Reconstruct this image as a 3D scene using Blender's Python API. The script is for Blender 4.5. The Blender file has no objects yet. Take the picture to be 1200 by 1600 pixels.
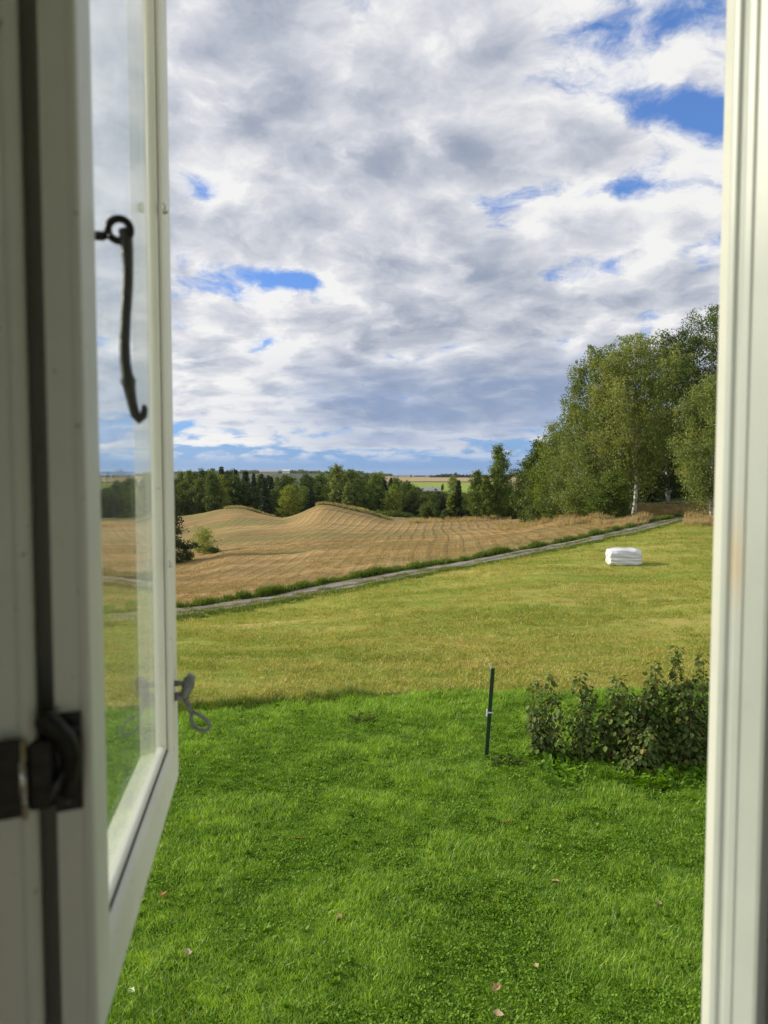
import bpy, math, random
import numpy as np
from mathutils import Vector, Matrix
R = math.radians
SC = bpy.context.scene
COL = SC.collection
rng = np.random.default_rng(7)
random.seed(7)

# ------------------------------------------------------------------ camera
EYE = 4.0                      # metres above the lawn
PITCH = R(3.1)
F = 1110.0 / 1200.0            # focal length over frame width
cam_d = bpy.data.cameras.new('camera')
cam = bpy.data.objects.new('camera', cam_d); COL.objects.link(cam)
cam.location = (0, 0, EYE)
cam.rotation_euler = (math.pi / 2 - PITCH, 0, 0)
cam_d.sensor_fit = 'VERTICAL'; cam_d.sensor_height = 24.0
cam_d.lens = 24.0 * 1110.0 / 1600.0
cam_d.clip_start = 0.02; cam_d.clip_end = 30000
cam_d.dof.use_dof = True; cam_d.dof.focus_distance = 14.0; cam_d.dof.aperture_fstop = 6.0
SC.camera = cam

# ------------------------------------------------------------------ sun, exposure
SUN_V = Vector((-1.0, 0.24, 0.0)).normalized()
SUN_EL = R(25)
sun_dir = Vector((SUN_V.x * math.cos(SUN_EL), SUN_V.y * math.cos(SUN_EL), math.sin(SUN_EL)))
sd = bpy.data.lights.new('sun', 'SUN'); sd.energy = 5.0; sd.angle = R(0.6); sd.color = (1.0, 0.90, 0.74)
so = bpy.data.objects.new('sun', sd); COL.objects.link(so)
so.rotation_euler = sun_dir.to_track_quat('Z', 'Y').to_euler()
SC.view_settings.view_transform = 'Standard'; SC.view_settings.look = 'None'
SC.view_settings.gamma = 1.0; SC.view_settings.use_curve_mapping = False
SC.view_settings.exposure = 0.0
SC.cycles.max_bounces = 6; SC.cycles.transparent_max_bounces = 12
SC.cycles.diffuse_bounces = 4; SC.cycles.glossy_bounces = 3; SC.cycles.transmission_bounces = 3
SC.cycles.sample_clamp_indirect = 6.0

# ------------------------------------------------------------------ node helper
class NT:
    def __init__(s, nt): s.nt = nt
    def n(s, t, **kw):
        nd = s.nt.nodes.new(t)
        for k, v in kw.items():
            if k == 'ins':
                for i, val in v.items():
                    if hasattr(val, 'is_output') or isinstance(val, bpy.types.NodeSocket): s.nt.links.new(val, nd.inputs[i])
                    else: nd.inputs[i].default_value = val
            else: setattr(nd, k, v)
        return nd
    def math(s, op, a, b=0.0, c=None, clamp=False):
        ins = {0: a, 1: b}
        if c is not None: ins[2] = c
        return s.n('ShaderNodeMath', operation=op, use_clamp=clamp, ins=ins).outputs[0]
    def vmath(s, op, a, b=(0, 0, 0)):
        return s.n('ShaderNodeVectorMath', operation=op, ins={0: a, 1: b}).outputs[0]
    def noise(s, vec, scale, detail=4, rough=.5, dist=0.0, dim='3D', typ=None):
        nd = s.n('ShaderNodeTexNoise', noise_dimensions=dim, ins={'Scale': scale, 'Detail': detail, 'Roughness': rough, 'Distortion': dist})
        if vec is not None: s.nt.links.new(vec, nd.inputs['Vector'])
        return nd.outputs[0]
    def smooth(s, v, a, b, o0=0.0, o1=1.0):
        return s.n('ShaderNodeMapRange', interpolation_type='SMOOTHSTEP', ins={0: v, 1: a, 2: b, 3: o0, 4: o1}).outputs[0]
    def lin(s, v, a, b, o0=0.0, o1=1.0):
        return s.n('ShaderNodeMapRange', ins={0: v, 1: a, 2: b, 3: o0, 4: o1}).outputs[0]
    def mix(s, f, a, b, bt='MIX'):
        nd = s.n('ShaderNodeMix', data_type='RGBA', blend_type=bt)
        for i, v in ((0, f), (6, a), (7, b)):
            if isinstance(v, bpy.types.NodeSocket): s.nt.links.new(v, nd.inputs[i])
            else: nd.inputs[i].default_value = v if i == 0 else ((*v, 1) if len(v) == 3 else v)
        return nd.outputs[2]
    def ramp(s, v, stops):
        nd = s.n('ShaderNodeValToRGB', ins={0: v}); e = nd.color_ramp.elements
        while len(e) < len(stops): e.new(0.5)
        for k, (p, c) in enumerate(stops): e[k].position = p; e[k].color = (*c, 1)
        return nd.outputs[0]

# ------------------------------------------------------------------ world: sky with broken cloud
world = bpy.data.worlds.new('World'); SC.world = world; world.use_nodes = True
wn = world.node_tree; wn.nodes.clear(); W = NT(wn)
tc = W.n('ShaderNodeTexCoord').outputs['Generated']
sky = W.n('ShaderNodeTexSky', sky_type='NISHITA', sun_disc=False, sun_elevation=SUN_EL,
          sun_rotation=math.atan2(SUN_V.x, SUN_V.y), altitude=150, air_density=1.0, dust_density=0.6, ozone_density=2.5)
nrm = W.vmath('NORMALIZE', tc)
sep = W.n('ShaderNodeSeparateXYZ', ins={0: nrm})
dx, dy, dz = sep.outputs
zc = W.math('MAXIMUM', dz, 0.0)
zz = W.math('ADD', zc, 0.27)
pxx = W.math('DIVIDE', dx, zz); pyy = W.math('DIVIDE', dy, zz)
P = W.n('ShaderNodeCombineXYZ', ins={0: pxx, 1: pyy, 2: 0.0}).outputs[0]
az = W.math('ARCTAN2', dx, dy)
el = W.math('ARCSINE', dz)
def sky_az(px): return math.atan((px - 600) / 1110)
def sky_el(py, px=600):
    v = Vector(((px - 600) / 1110, 1, (800 - py) / 1110)); v = Matrix.Rotation(-PITCH, 3, 'X') @ v
    return math.atan2(v.z, math.hypot(v.x, v.y))
def blob(px, py, wx, wy, amp):
    a, e = sky_az(px), sky_el(py, px)
    u = W.math('DIVIDE', W.math('SUBTRACT', az, a), wx / 1110)
    v = W.math('DIVIDE', W.math('SUBTRACT', el, e), wy / 1110)
    q = W.math('ADD', W.math('MULTIPLY', u, u), W.math('MULTIPLY', v, v))
    return W.math('MULTIPLY', W.math('EXPONENT', W.math('MULTIPLY', q, -1.0)), amp)
def total(lst):
    t = lst[0]
    for x in lst[1:]: t = W.math('ADD', t, x)
    return t
def fbm(vec, s, d, r, o=0.0, dist=0.0):
    return W.noise(W.vmath('ADD', vec, (o, o * .7, o * .3)), s, d, r, dist)
warp = W.n('ShaderNodeTexNoise', ins={'Vector': P, 'Scale': 1.1, 'Detail': 2.0, 'Roughness': .45}).outputs[1]
wv = W.vmath('SCALE', W.vmath('SUBTRACT', warp, (.5, .5, .5)))
wv.node.inputs['Scale'].default_value = 0.30
Pw = W.vmath('ADD', P, wv)
holes = total([blob(1050, 165, 120, 40, .25), blob(1110, 185, 60, 30, .26), blob(800, 15, 90, 34, .13), blob(355, 425, 120, 20, .16), blob(470, 440, 60, 14, .2), blob(297, 380, 34, 24, .16),
               blob(318, 292, 30, 18, .22), blob(1000, 45, 120, 40, .22), blob(985, 290, 44, 22, .24), blob(978, 140, 34, 20, .12), blob(1085, 390, 90, 20, .2),
               blob(840, 640, 150, 26, .12), blob(700, 35, 34, 40, .08), blob(560, 10, 50, 18, .10), blob(450, 440, 60, 12, .14), blob(1020, 420, 80, 18, .08),
               blob(650, 250, 320, 170, -.10), blob(420, 150, 220, 140, -.12), blob(600, 480, 380, 90, -.08), blob(330, 560, 160, 60, -.08), blob(370, 640, 120, 25, -.06), blob(560, 690, 80, 10, -.25), blob(660, 645, 230, 36, -.34), blob(330, 600, 120, 70, -.24), blob(330, 690, 40, 12, -.2), blob(850, 600, 200, 30, -.15)])
lowhole = W.smooth(el, sky_el(705), sky_el(590), .27, -.02)
def cells(vec, scale, o, det=1.0, rg=.5, sm=.7):
    nd = W.n('ShaderNodeTexVoronoi', feature='F1', voronoi_dimensions='2D', normalize=True, ins={'Vector': W.vmath('ADD', vec, (o, o * .6, 0)), 'Scale': scale, 'Detail': det, 'Roughness': rg})
    return W.math('SUBTRACT', 1.0, nd.outputs['Distance'])
w2 = W.n('ShaderNodeTexNoise', ins={'Vector': P, 'Scale': 5.0, 'Detail': 5.0, 'Roughness': .55}).outputs[1]
w2v = W.vmath('SCALE', W.vmath('SUBTRACT', w2, (.5, .5, .5))); w2v.node.inputs['Scale'].default_value = 0.16
Pc = W.vmath('ADD', Pw, w2v)
def field(vec):
    c = [W.math('MULTIPLY', W.math('SUBTRACT', fbm(vec, 1.6, 5, .55, 3.1), .5), 2.9), W.math('MULTIPLY', W.math('SUBTRACT', cells(vec, 4.6, 1.7), .66), 3.4),
         W.math('MULTIPLY', W.math('SUBTRACT', fbm(vec, 8.0, 6, .62, 9.3), .5), 3.0)]
    return total(c)
f0 = field(Pc); f1 = field(W.vmath('ADD', Pc, (-0.06, -0.02, 0)))
dens = W.math('ADD', f0, .98)
dens = W.math('SUBTRACT', dens, W.math('MULTIPLY', W.math('ADD', holes, lowhole), 3.6))
Pq = W.vmath('MULTIPLY', W.n('ShaderNodeCombineXYZ', ins={0: az, 1: el, 2: 0.0}).outputs[0], (1.0, 7.0, 1.0))
big = W.math('MULTIPLY', W.math('SUBTRACT', W.noise(Pq, 3.3, 4, .55), .5), W.smooth(el, R(11), R(3), 0.0, 3.2))
dens = W.math('ADD', dens, big)
cover = W.math('MULTIPLY', W.smooth(dens, -.25, .85), W.smooth(el, R(.6), R(2.2)))
thick = W.smooth(dens, .55, 2.3)
rel = W.math('SUBTRACT', f0, f1)
n3 = fbm(P, 0.8, 3, .5, 21.0)
n5 = fbm(Pc, 2.6, 5, .5, 33.0)
sh = total([W.math('MULTIPLY', thick, -.57), W.math('MULTIPLY', rel, .38), W.math('MULTIPLY', W.math('SUBTRACT', n3, .5), -.38), W.math('MULTIPLY', W.math('SUBTRACT', n5, .5), .8)])
bright = total([blob(350, 610, 170, 60, .34), blob(490, 688, 110, 10, .22), blob(300, 700, 60, 14, .2), blob(450, 360, 260, 110, .10), blob(740, 250, 200, 60, -.16),
                blob(640, 90, 150, 70, -.02), blob(420, 60, 200, 60, .06), blob(480, 130, 200, 60, .06), blob(500, 575, 130, 26, -.12), blob(680, 625, 200, 40, -.22), blob(900, 630, 220, 60, -.20),
                blob(660, 650, 200, 20, -.08), blob(1040, 300, 100, 60, .1), blob(620, 500, 300, 40, -.05), blob(900, 440, 200, 60, -.04)])
sh = W.math('ADD', W.math('ADD', sh, bright), 1.0)
ccol = W.ramp(sh, [(0.0, (.33, .39, .50)), (.28, (.43, .47, .56)), (.52, (.58, .61, .68)), (.78, (.78, .79, .83)), (1.0, (1.0, .99, .97))])
ccol = W.vmath('SCALE', ccol); ccol.node.inputs['Scale'].default_value = 9.3
# soft pale bands lower in the sky
Pb = W.vmath('MULTIPLY', W.n('ShaderNodeCombineXYZ', ins={0: az, 1: el, 2: 0.0}).outputs[0], (1.0, 6.5, 1.0))
veil = W.math('MULTIPLY', W.smooth(W.noise(Pb, 4.0, 5, .5), .40, .75), W.smooth(el, .30, .02, 0, .20))
skyc = W.vmath('MULTIPLY', sky.outputs[0], (0.90, 1.25, 1.95))
deep = W.mix(W.smooth(el, R(0.0), R(9), .72, 0.34), skyc, (1.6, 3.3, 6.9))
deep = W.mix(veil, deep, (4.6, 5.6, 7.2))
bank = W.math('MULTIPLY', W.math('MULTIPLY', W.smooth(el, R(.8), R(2.6)), W.smooth(el, R(11.0), R(5.5))), W.math('ADD', W.smooth(az, R(-14), R(-2), .05, .80), W.math('MULTIPLY', W.math('SUBTRACT', W.noise(Pq, 5.0, 5, .55), .5), 1.6)), clamp=True)
ccol = W.mix(W.math('MULTIPLY', bank, .72), ccol, (2.6, 3.6, 5.8))
final = W.mix(W.math('MULTIPLY', cover, .97), deep, ccol)
grd = W.mix(W.smooth(dz, -0.02, 0.0), (1.2, 1.5, 1.2), final)
bg = W.n('ShaderNodeBackground', ins={0: grd, 1: 0.1})
wo = W.n('ShaderNodeOutputWorld'); wn.links.new(bg.outputs[0], wo.inputs[0])
world.cycles.sampling_method = 'MANUAL'; world.cycles.sample_map_resolution = 512

# ------------------------------------------------------------------ object helpers
def tag(o, label=None, cat=None, group=None, kind=None):
    if label: o['label'] = label
    if cat: o['category'] = cat
    if group: o['group'] = group
    if kind: o['kind'] = kind
    return o
def link(name, me, mat=None, parent=None):
    o = bpy.data.objects.new(name, me); COL.objects.link(o)
    if mat is not None and me is not None and len(me.materials) == 0: me.materials.append(mat)
    if parent is not None: o.parent = parent
    return o
def empty(name, loc=(0, 0, 0), rz=0, label=None, cat=None, group=None):
    o = bpy.data.objects.new(name, None); COL.objects.link(o)
    o.location = loc; o.rotation_euler = (0, 0, rz); o.empty_display_size = .2
    return tag(o, label, cat, group)
def npmesh(name, V, Fc, smooth=False, attrs=None):
    """V (n,3); Fc (m,k) array with equal-sized faces"""
    me = bpy.data.meshes.new(name)
    V = np.asarray(V, dtype=np.float32); Fc = np.asarray(Fc, dtype=np.int32)
    me.vertices.add(len(V)); me.vertices.foreach_set('co', V.ravel())
    k = Fc.shape[1]
    me.loops.add(Fc.size); me.loops.foreach_set('vertex_index', Fc.ravel())
    me.polygons.add(len(Fc)); me.polygons.foreach_set('loop_start', np.arange(len(Fc), dtype=np.int32) * k)
    if attrs:
        for nm, dom, typ, arr in attrs:
            at = me.attributes.new(nm, typ, dom)
            at.data.foreach_set('value' if typ == 'FLOAT' else 'vector', np.asarray(arr, dtype=np.float32).ravel())
    me.update(calc_edges=True)
    if smooth: me.polygons.foreach_set('use_smooth', np.ones(len(Fc), dtype=bool))
    me.validate()
    return me
def pymesh(name, V, Fc, smooth=False):
    me = bpy.data.meshes.new(name); me.from_pydata([tuple(v) for v in V], [], Fc); me.update()
    if smooth: me.polygons.foreach_set('use_smooth', [True] * len(Fc))
    return me
class MB:
    def __init__(s): s.V = []; s.F = []
    def add(s, V, Fc):
        b = len(s.V); s.V += [tuple(v) for v in V]; s.F += [tuple(b + i for i in f) for f in Fc]
    def tube(s, pts, rad, seg=8, cap=True):
        pts = [Vector(p) for p in pts]; n = len(pts)
        if not hasattr(rad, '__len__'): rad = [rad] * n
        V = []; prev = None
        for i, p in enumerate(pts):
            d = (pts[min(i + 1, n - 1)] - pts[max(i - 1, 0)]).normalized()
            if prev is None:
                a = Vector((0, 0, 1)) if abs(d.z) < .9 else Vector((1, 0, 0)); u = d.cross(a).normalized()
            else: u = (prev - d * prev.dot(d)).normalized()
            prev = u; v = d.cross(u)
            for k in range(seg):
                t = 2 * math.pi * k / seg
                V.append(p + (u * math.cos(t) + v * math.sin(t)) * rad[i])
        Fc = [(i * seg + k, i * seg + (k + 1) % seg, (i + 1) * seg + (k + 1) % seg, (i + 1) * seg + k) for i in range(n - 1) for k in range(seg)]
        if cap: Fc += [tuple(range(seg))[::-1], tuple((n - 1) * seg + k for k in range(seg))]
        s.add(V, Fc)
    def box(s, c, h, ax=None):
        """centre, half sizes, optional 3 axes"""
        c = Vector(c); A = ax or [Vector((1, 0, 0)), Vector((0, 1, 0)), Vector((0, 0, 1))]
        V = [c + A[0] * h[0] * a + A[1] * h[1] * b + A[2] * h[2] * d for a in (-1, 1) for b in (-1, 1) for d in (-1, 1)]
        s.add(V, [(0, 1, 3, 2), (4, 6, 7, 5), (0, 4, 5, 1), (2, 3, 7, 6), (0, 2, 6, 4), (1, 5, 7, 3)])
    def prism(s, poly, z0, z1):
        n = len(poly)
        V = [(p[0], p[1], z0) for p in poly] + [(p[0], p[1], z1) for p in poly]
        s.add(V, [tuple(range(n))[::-1], tuple(range(n, 2 * n))] + [(i, (i + 1) % n, n + (i + 1) % n, n + i) for i in range(n)])
    def build(s, name, mat, parent=None, smooth=False, bevel=0, seg=2):
        me = pymesh(name, s.V, s.F, smooth); o = link(name, me, mat, parent)
        if bevel:
            m = o.modifiers.new('bevel', 'BEVEL'); m.width = bevel; m.segments = seg; m.limit_method = 'ANGLE'; m.angle_limit = R(35)
        return o

# ------------------------------------------------------------------ materials
def mat(name):
    m = bpy.data.materials.new(name); m.use_nodes = True; m.node_tree.nodes.clear()
    N = NT(m.node_tree); N.out = N.n('ShaderNodeOutputMaterial'); return m, N
def finish(N, sh): N.nt.links.new(sh, N.out.inputs[0])
def principled(N, col, rough=.6, bump=None, bs=.2, bd=.01, metal=0.0, spec=.5):
    p = N.n('ShaderNodeBsdfPrincipled', ins={'Base Color': col if isinstance(col, bpy.types.NodeSocket) else (*col, 1), 'Roughness': rough, 'Metallic': metal, 'Specular IOR Level': spec})
    if bump is not None:
        b = N.n('ShaderNodeBump', ins={'Strength': bs, 'Distance': bd, 'Height': bump}); N.nt.links.new(b.outputs[0], p.inputs['Normal'])
    finish(N, p.outputs[0]); return p
def leafmat(name, stops, transl=.35, tcol=(1.25, 1.2, .5), nscale=.35, objvar=.25, rough=.6, gloss=.015, aniso=None):
    m, N = mat(name)
    pos = N.n('ShaderNodeNewGeometry').outputs['Position']
    a = N.n('ShaderNodeAttribute', attribute_name='rnd').outputs['Fac']
    oi = N.n('ShaderNodeObjectInfo').outputs['Random']
    nz = N.noise(N.vmath('MULTIPLY', pos, aniso) if aniso else pos, nscale, 4, .6)
    v = N.math('ADD', N.math('MULTIPLY', a, .45 if not aniso else .3), N.math('MULTIPLY', nz, .55 if not aniso else .70))
    v = N.math('ADD', v, N.math('MULTIPLY', N.math('SUBTRACT', oi, .5), objvar))
    c = N.ramp(v, stops)
    d = N.n('ShaderNodeBsdfDiffuse', ins={0: c})
    tcc = N.mix(1.0, c, tcol, 'MULTIPLY')
    t = N.n('ShaderNodeBsdfTranslucent', ins={0: tcc})
    mx = N.n('ShaderNodeMixShader', ins={0: transl}); N.nt.links.new(d.outputs[0], mx.inputs[1]); N.nt.links.new(t.outputs[0], mx.inputs[2])
    g = N.n('ShaderNodeBsdfGlossy', ins={0: (1, 1, 1, 1), 1: .45})
    m2 = N.n('ShaderNodeMixShader', ins={0: gloss}); N.nt.links.new(mx.outputs[0], m2.inputs[1]); N.nt.links.new(g.outputs[0], m2.inputs[2])
    finish(N, m2.outputs[0]); return m
M = {}
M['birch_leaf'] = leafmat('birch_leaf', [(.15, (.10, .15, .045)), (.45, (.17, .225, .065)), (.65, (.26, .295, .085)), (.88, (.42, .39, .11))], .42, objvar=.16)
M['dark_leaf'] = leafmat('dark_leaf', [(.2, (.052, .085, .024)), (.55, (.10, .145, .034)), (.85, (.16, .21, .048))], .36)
M['green_leaf'] = leafmat('green_leaf', [(.2, (.075, .12, .022)), (.55, (.14, .20, .036)), (.85, (.23, .29, .055))], .4)
M['yellow_leaf'] = leafmat('yellow_leaf', [(.2, (.14, .19, .03)), (.55, (.22, .26, .04)), (.85, (.33, .34, .05))], .35)
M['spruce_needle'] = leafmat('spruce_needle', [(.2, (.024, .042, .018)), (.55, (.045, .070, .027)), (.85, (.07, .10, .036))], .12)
M['berry_leaf'] = leafmat('berry_leaf', [(.15, (.05, .085, .024)), (.5, (.10, .155, .036)), (.72, (.18, .24, .055)), (.97, (.30, .23, .07))], .30, nscale=1.5, objvar=.1, gloss=.015)
M['lawn_blade'] = leafmat('lawn_blade', [(.24, (.10, .21, .018)), (.42, (.19, .37, .030)), (.58, (.295, .50, .045)), (.80, (.47, .62, .08))], .42, (1.3, 1.25, .3), nscale=1.1, objvar=.32, gloss=.03)
M['clover_leaf'] = leafmat('clover_leaf', [(.15, (.07, .16, .012)), (.5, (.14, .28, .018)), (.85, (.24, .40, .04))], .38, (1.3, 1.25, .3), nscale=1.6, objvar=.3, gloss=.012)
M['hay_blade'] = leafmat('hay_blade', [(.32, (.17, .24, .03)), (.45, (.28, .34, .055)), (.56, (.42, .39, .105)), (.70, (.55, .43, .18))], .35, nscale=.5, objvar=.22, aniso=(.16, 1.0, 0.0))
M['verge_blade'] = leafmat('verge_blade', [(.2, (.055, .11, .014)), (.5, (.11, .18, .022)), (.9, (.24, .27, .05))], .35, nscale=.5, objvar=.35)
M['dry_blade'] = leafmat('dry_blade', [(.2, (.27, .21, .10)), (.5, (.44, .34, .17)), (.9, (.60, .48, .27))], .3, nscale=.3, objvar=.3)
M['stubble_blade'] = leafmat('stubble_blade', [(.2, (.24, .175, .07)), (.5, (.37, .265, .11)), (.9, (.52, .39, .18))], .25, nscale=.12, objvar=.3)

def bark(name, c1, c2, sc=(1, 1, 4), birch=False):
    m, N = mat(name); ob = N.n('ShaderNodeTexCoord').outputs['Object']
    v = N.vmath('MULTIPLY', ob, sc)
    nz = N.noise(v, 2.2, 6, .65)
    f = N.smooth(nz, .52, .60) if birch else N.smooth(nz, .35, .65)
    principled(N, N.mix(f, c1, c2), .8, nz, .5, .02); return m
M['birch_bark'] = bark('birch_bark', (.62, .60, .55), (.05, .045, .04), (.9, .9, 2.8), True)
M['dark_bark'] = bark('dark_bark', (.10, .08, .06), (.18, .15, .12))
M['cane'] = bark('cane', (.16, .10, .05), (.24, .17, .09))

def paint(name, col, dirt=.25, rough=.45, bs=.12):
    m, N = mat(name); ob = N.n('ShaderNodeNewGeometry').outputs['Position']
    v = N.vmath('MULTIPLY', ob, (1, 1, .18))
    nz = N.noise(v, 42, 5, .6); n2 = N.noise(ob, 9, 5, .65); n3 = N.noise(v, 300, 3, .6)
    sp = N.noise(ob, 120, 2, .5)
    c = N.mix(N.smooth(n2, .35, .75, 0, dirt), col, tuple(x * .62 for x in col))
    c = N.mix(N.smooth(sp, .722, .74, 0, .6), c, (.16, .14, .11))
    h = N.math('ADD', nz, N.math('MULTIPLY', n3, .35))
    principled(N, c, rough, h, bs, .0025); return m
M['paint'] = paint('white_paint', (.72, .73, .67))
def jamb_paint():
    m, N = mat('stained_white_paint'); pos = N.n('ShaderNodeNewGeometry').outputs['Position']
    n2 = N.noise(pos, 9, 5, .65); v = N.vmath('MULTIPLY', pos, (1, 1, .15)); nz = N.noise(v, 60, 5, .6)
    c = N.mix(N.smooth(n2, .4, .75, 0, .25), (.52, .55, .52), (.38, .40, .36))
    # rust run below a fitting
    sp = N.n('ShaderNodeSeparateXYZ', ins={0: pos})
    def bump(sock, c0, wd):
        q = N.math('DIVIDE', N.math('SUBTRACT', sock, c0), wd); return N.math('EXPONENT', N.math('MULTIPLY', N.math('MULTIPLY', q, q), -1.0))
    r = N.math('MULTIPLY', bump(sp.outputs[2], RUST[2], .026), bump(sp.outputs[0], RUST[0], .0022))
    r = N.math('MULTIPLY', r, N.lin(N.noise(v, 90, 3), .2, .8, .2, 1.0))
    c = N.mix(N.math('MULTIPLY', r, .75), c, (.62, .36, .10))
    principled(N, c, .42, nz, .12, .003); return m
RUST = (0.2437, 0, 3.943)
M['jamb_paint'] = jamb_paint()
def simple(name, col, rough=.5, metal=0.0, bscale=30, bs=.15, var=.3):
    m, N = mat(name); ob = N.n('ShaderNodeTexCoord').outputs['Object']; nz = N.noise(ob, bscale, 5, .6)
    c = N.mix(N.smooth(nz, .3, .7, 0, var), col, tuple(x * .5 for x in col)); principled(N, c, rough, nz, bs, .002, metal); return m
M['iron'] = simple('wrought_iron', (.035, .028, .028), .38, .75, 90, .5)
M['iron_worn'] = simple('worn_iron', (.10, .10, .095), .42, .8, 120, .6, .5)
M['zinc'] = simple('galvanised', (.17, .18, .185), .45, .7, 150, .5, .5)
M['hinge'] = simple('blackened_steel', (.022, .022, .020), .36, .55, 160, .6, .5)
M['brass'] = simple('worn_brass', (.55, .48, .30), .35, .7, 80, .3, .3)
M['steel'] = simple('bright_screw', (.6, .6, .58), .25, .9, 80, .2, .2)
M['post_green'] = simple('post_green', (.012, .040, .022), .45, 0, 40, .2, .3)
M['white_plastic'] = simple('white_plastic', (.72, .74, .76), .4, 0, 30, .1, .15)
M['house_wall'] = simple('interior_wall', (.76, .75, .68), .7, 0, 20, .1, .1)
M['floorboards'] = simple('floorboards', (.38, .30, .20), .5, 0, 8, .1, .3)
M['dark_gap'] = simple('dark_gap', (.03, .03, .02), .8, 0, 8, .1, .3)
M['groove_shade'] = simple('groove_shade_black', (.012, .012, .011), .6, 0, 40, .2, .3)  # black for the painted shade in the sash groove
def wrapmat():
    m, N = mat('bale_wrap'); ob = N.n('ShaderNodeTexCoord').outputs['Object']
    v = N.vmath('MULTIPLY', ob, (.6, 1, 5)); nz = N.noise(v, 3.5, 6, .6)
    c = N.mix(N.smooth(nz, .4, .7, 0, .3), (.70, .70, .75), (.58, .58, .64))
    principled(N, c, .32, nz, .5, .05); return m
M['wrap'] = wrapmat()
def glassmat():
    m, N = mat('window_glass'); bf = N.n('ShaderNodeNewGeometry').outputs['Backfacing']
    pos = N.n('ShaderNodeNewGeometry').outputs['Position']
    ior = N.lin(bf, 0, 1, 1.5, 1 / 1.5)
    bmp = N.n('ShaderNodeBump', ins={'Strength': .05, 'Distance': .001, 'Height': N.noise(N.vmath('MULTIPLY', pos, (1, 1, .15)), 25, 2, .4)}).outputs[0]
    fr = N.n('ShaderNodeFresnel', ins={0: ior}).outputs[0]
    tr = N.n('ShaderNodeBsdfTransparent', ins={0: (.93, .955, .945, 1)})
    gl = N.n('ShaderNodeBsdfGlossy', ins={0: (.95, .97, 1, 1), 1: .0, 'Normal': bmp})
    df = N.n('ShaderNodeBsdfDiffuse', ins={0: (.6, .62, .6, 1)})
    mx = N.n('ShaderNodeMixShader', ins={0: fr}); N.nt.links.new(tr.outputs[0], mx.inputs[1]); N.nt.links.new(gl.outputs[0], mx.inputs[2])
    dust = N.smooth(N.noise(N.vmath('MULTIPLY', pos, (1, 1, .35)), 14, 6, .7), .35, .8, .015, .09)
    m2 = N.n('ShaderNodeMixShader', ins={0: dust}); N.nt.links.new(mx.outputs[0], m2.inputs[1]); N.nt.links.new(df.outputs[0], m2.inputs[2])
    finish(N, m2.outputs[0]); return m
M['glass'] = glassmat()

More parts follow.
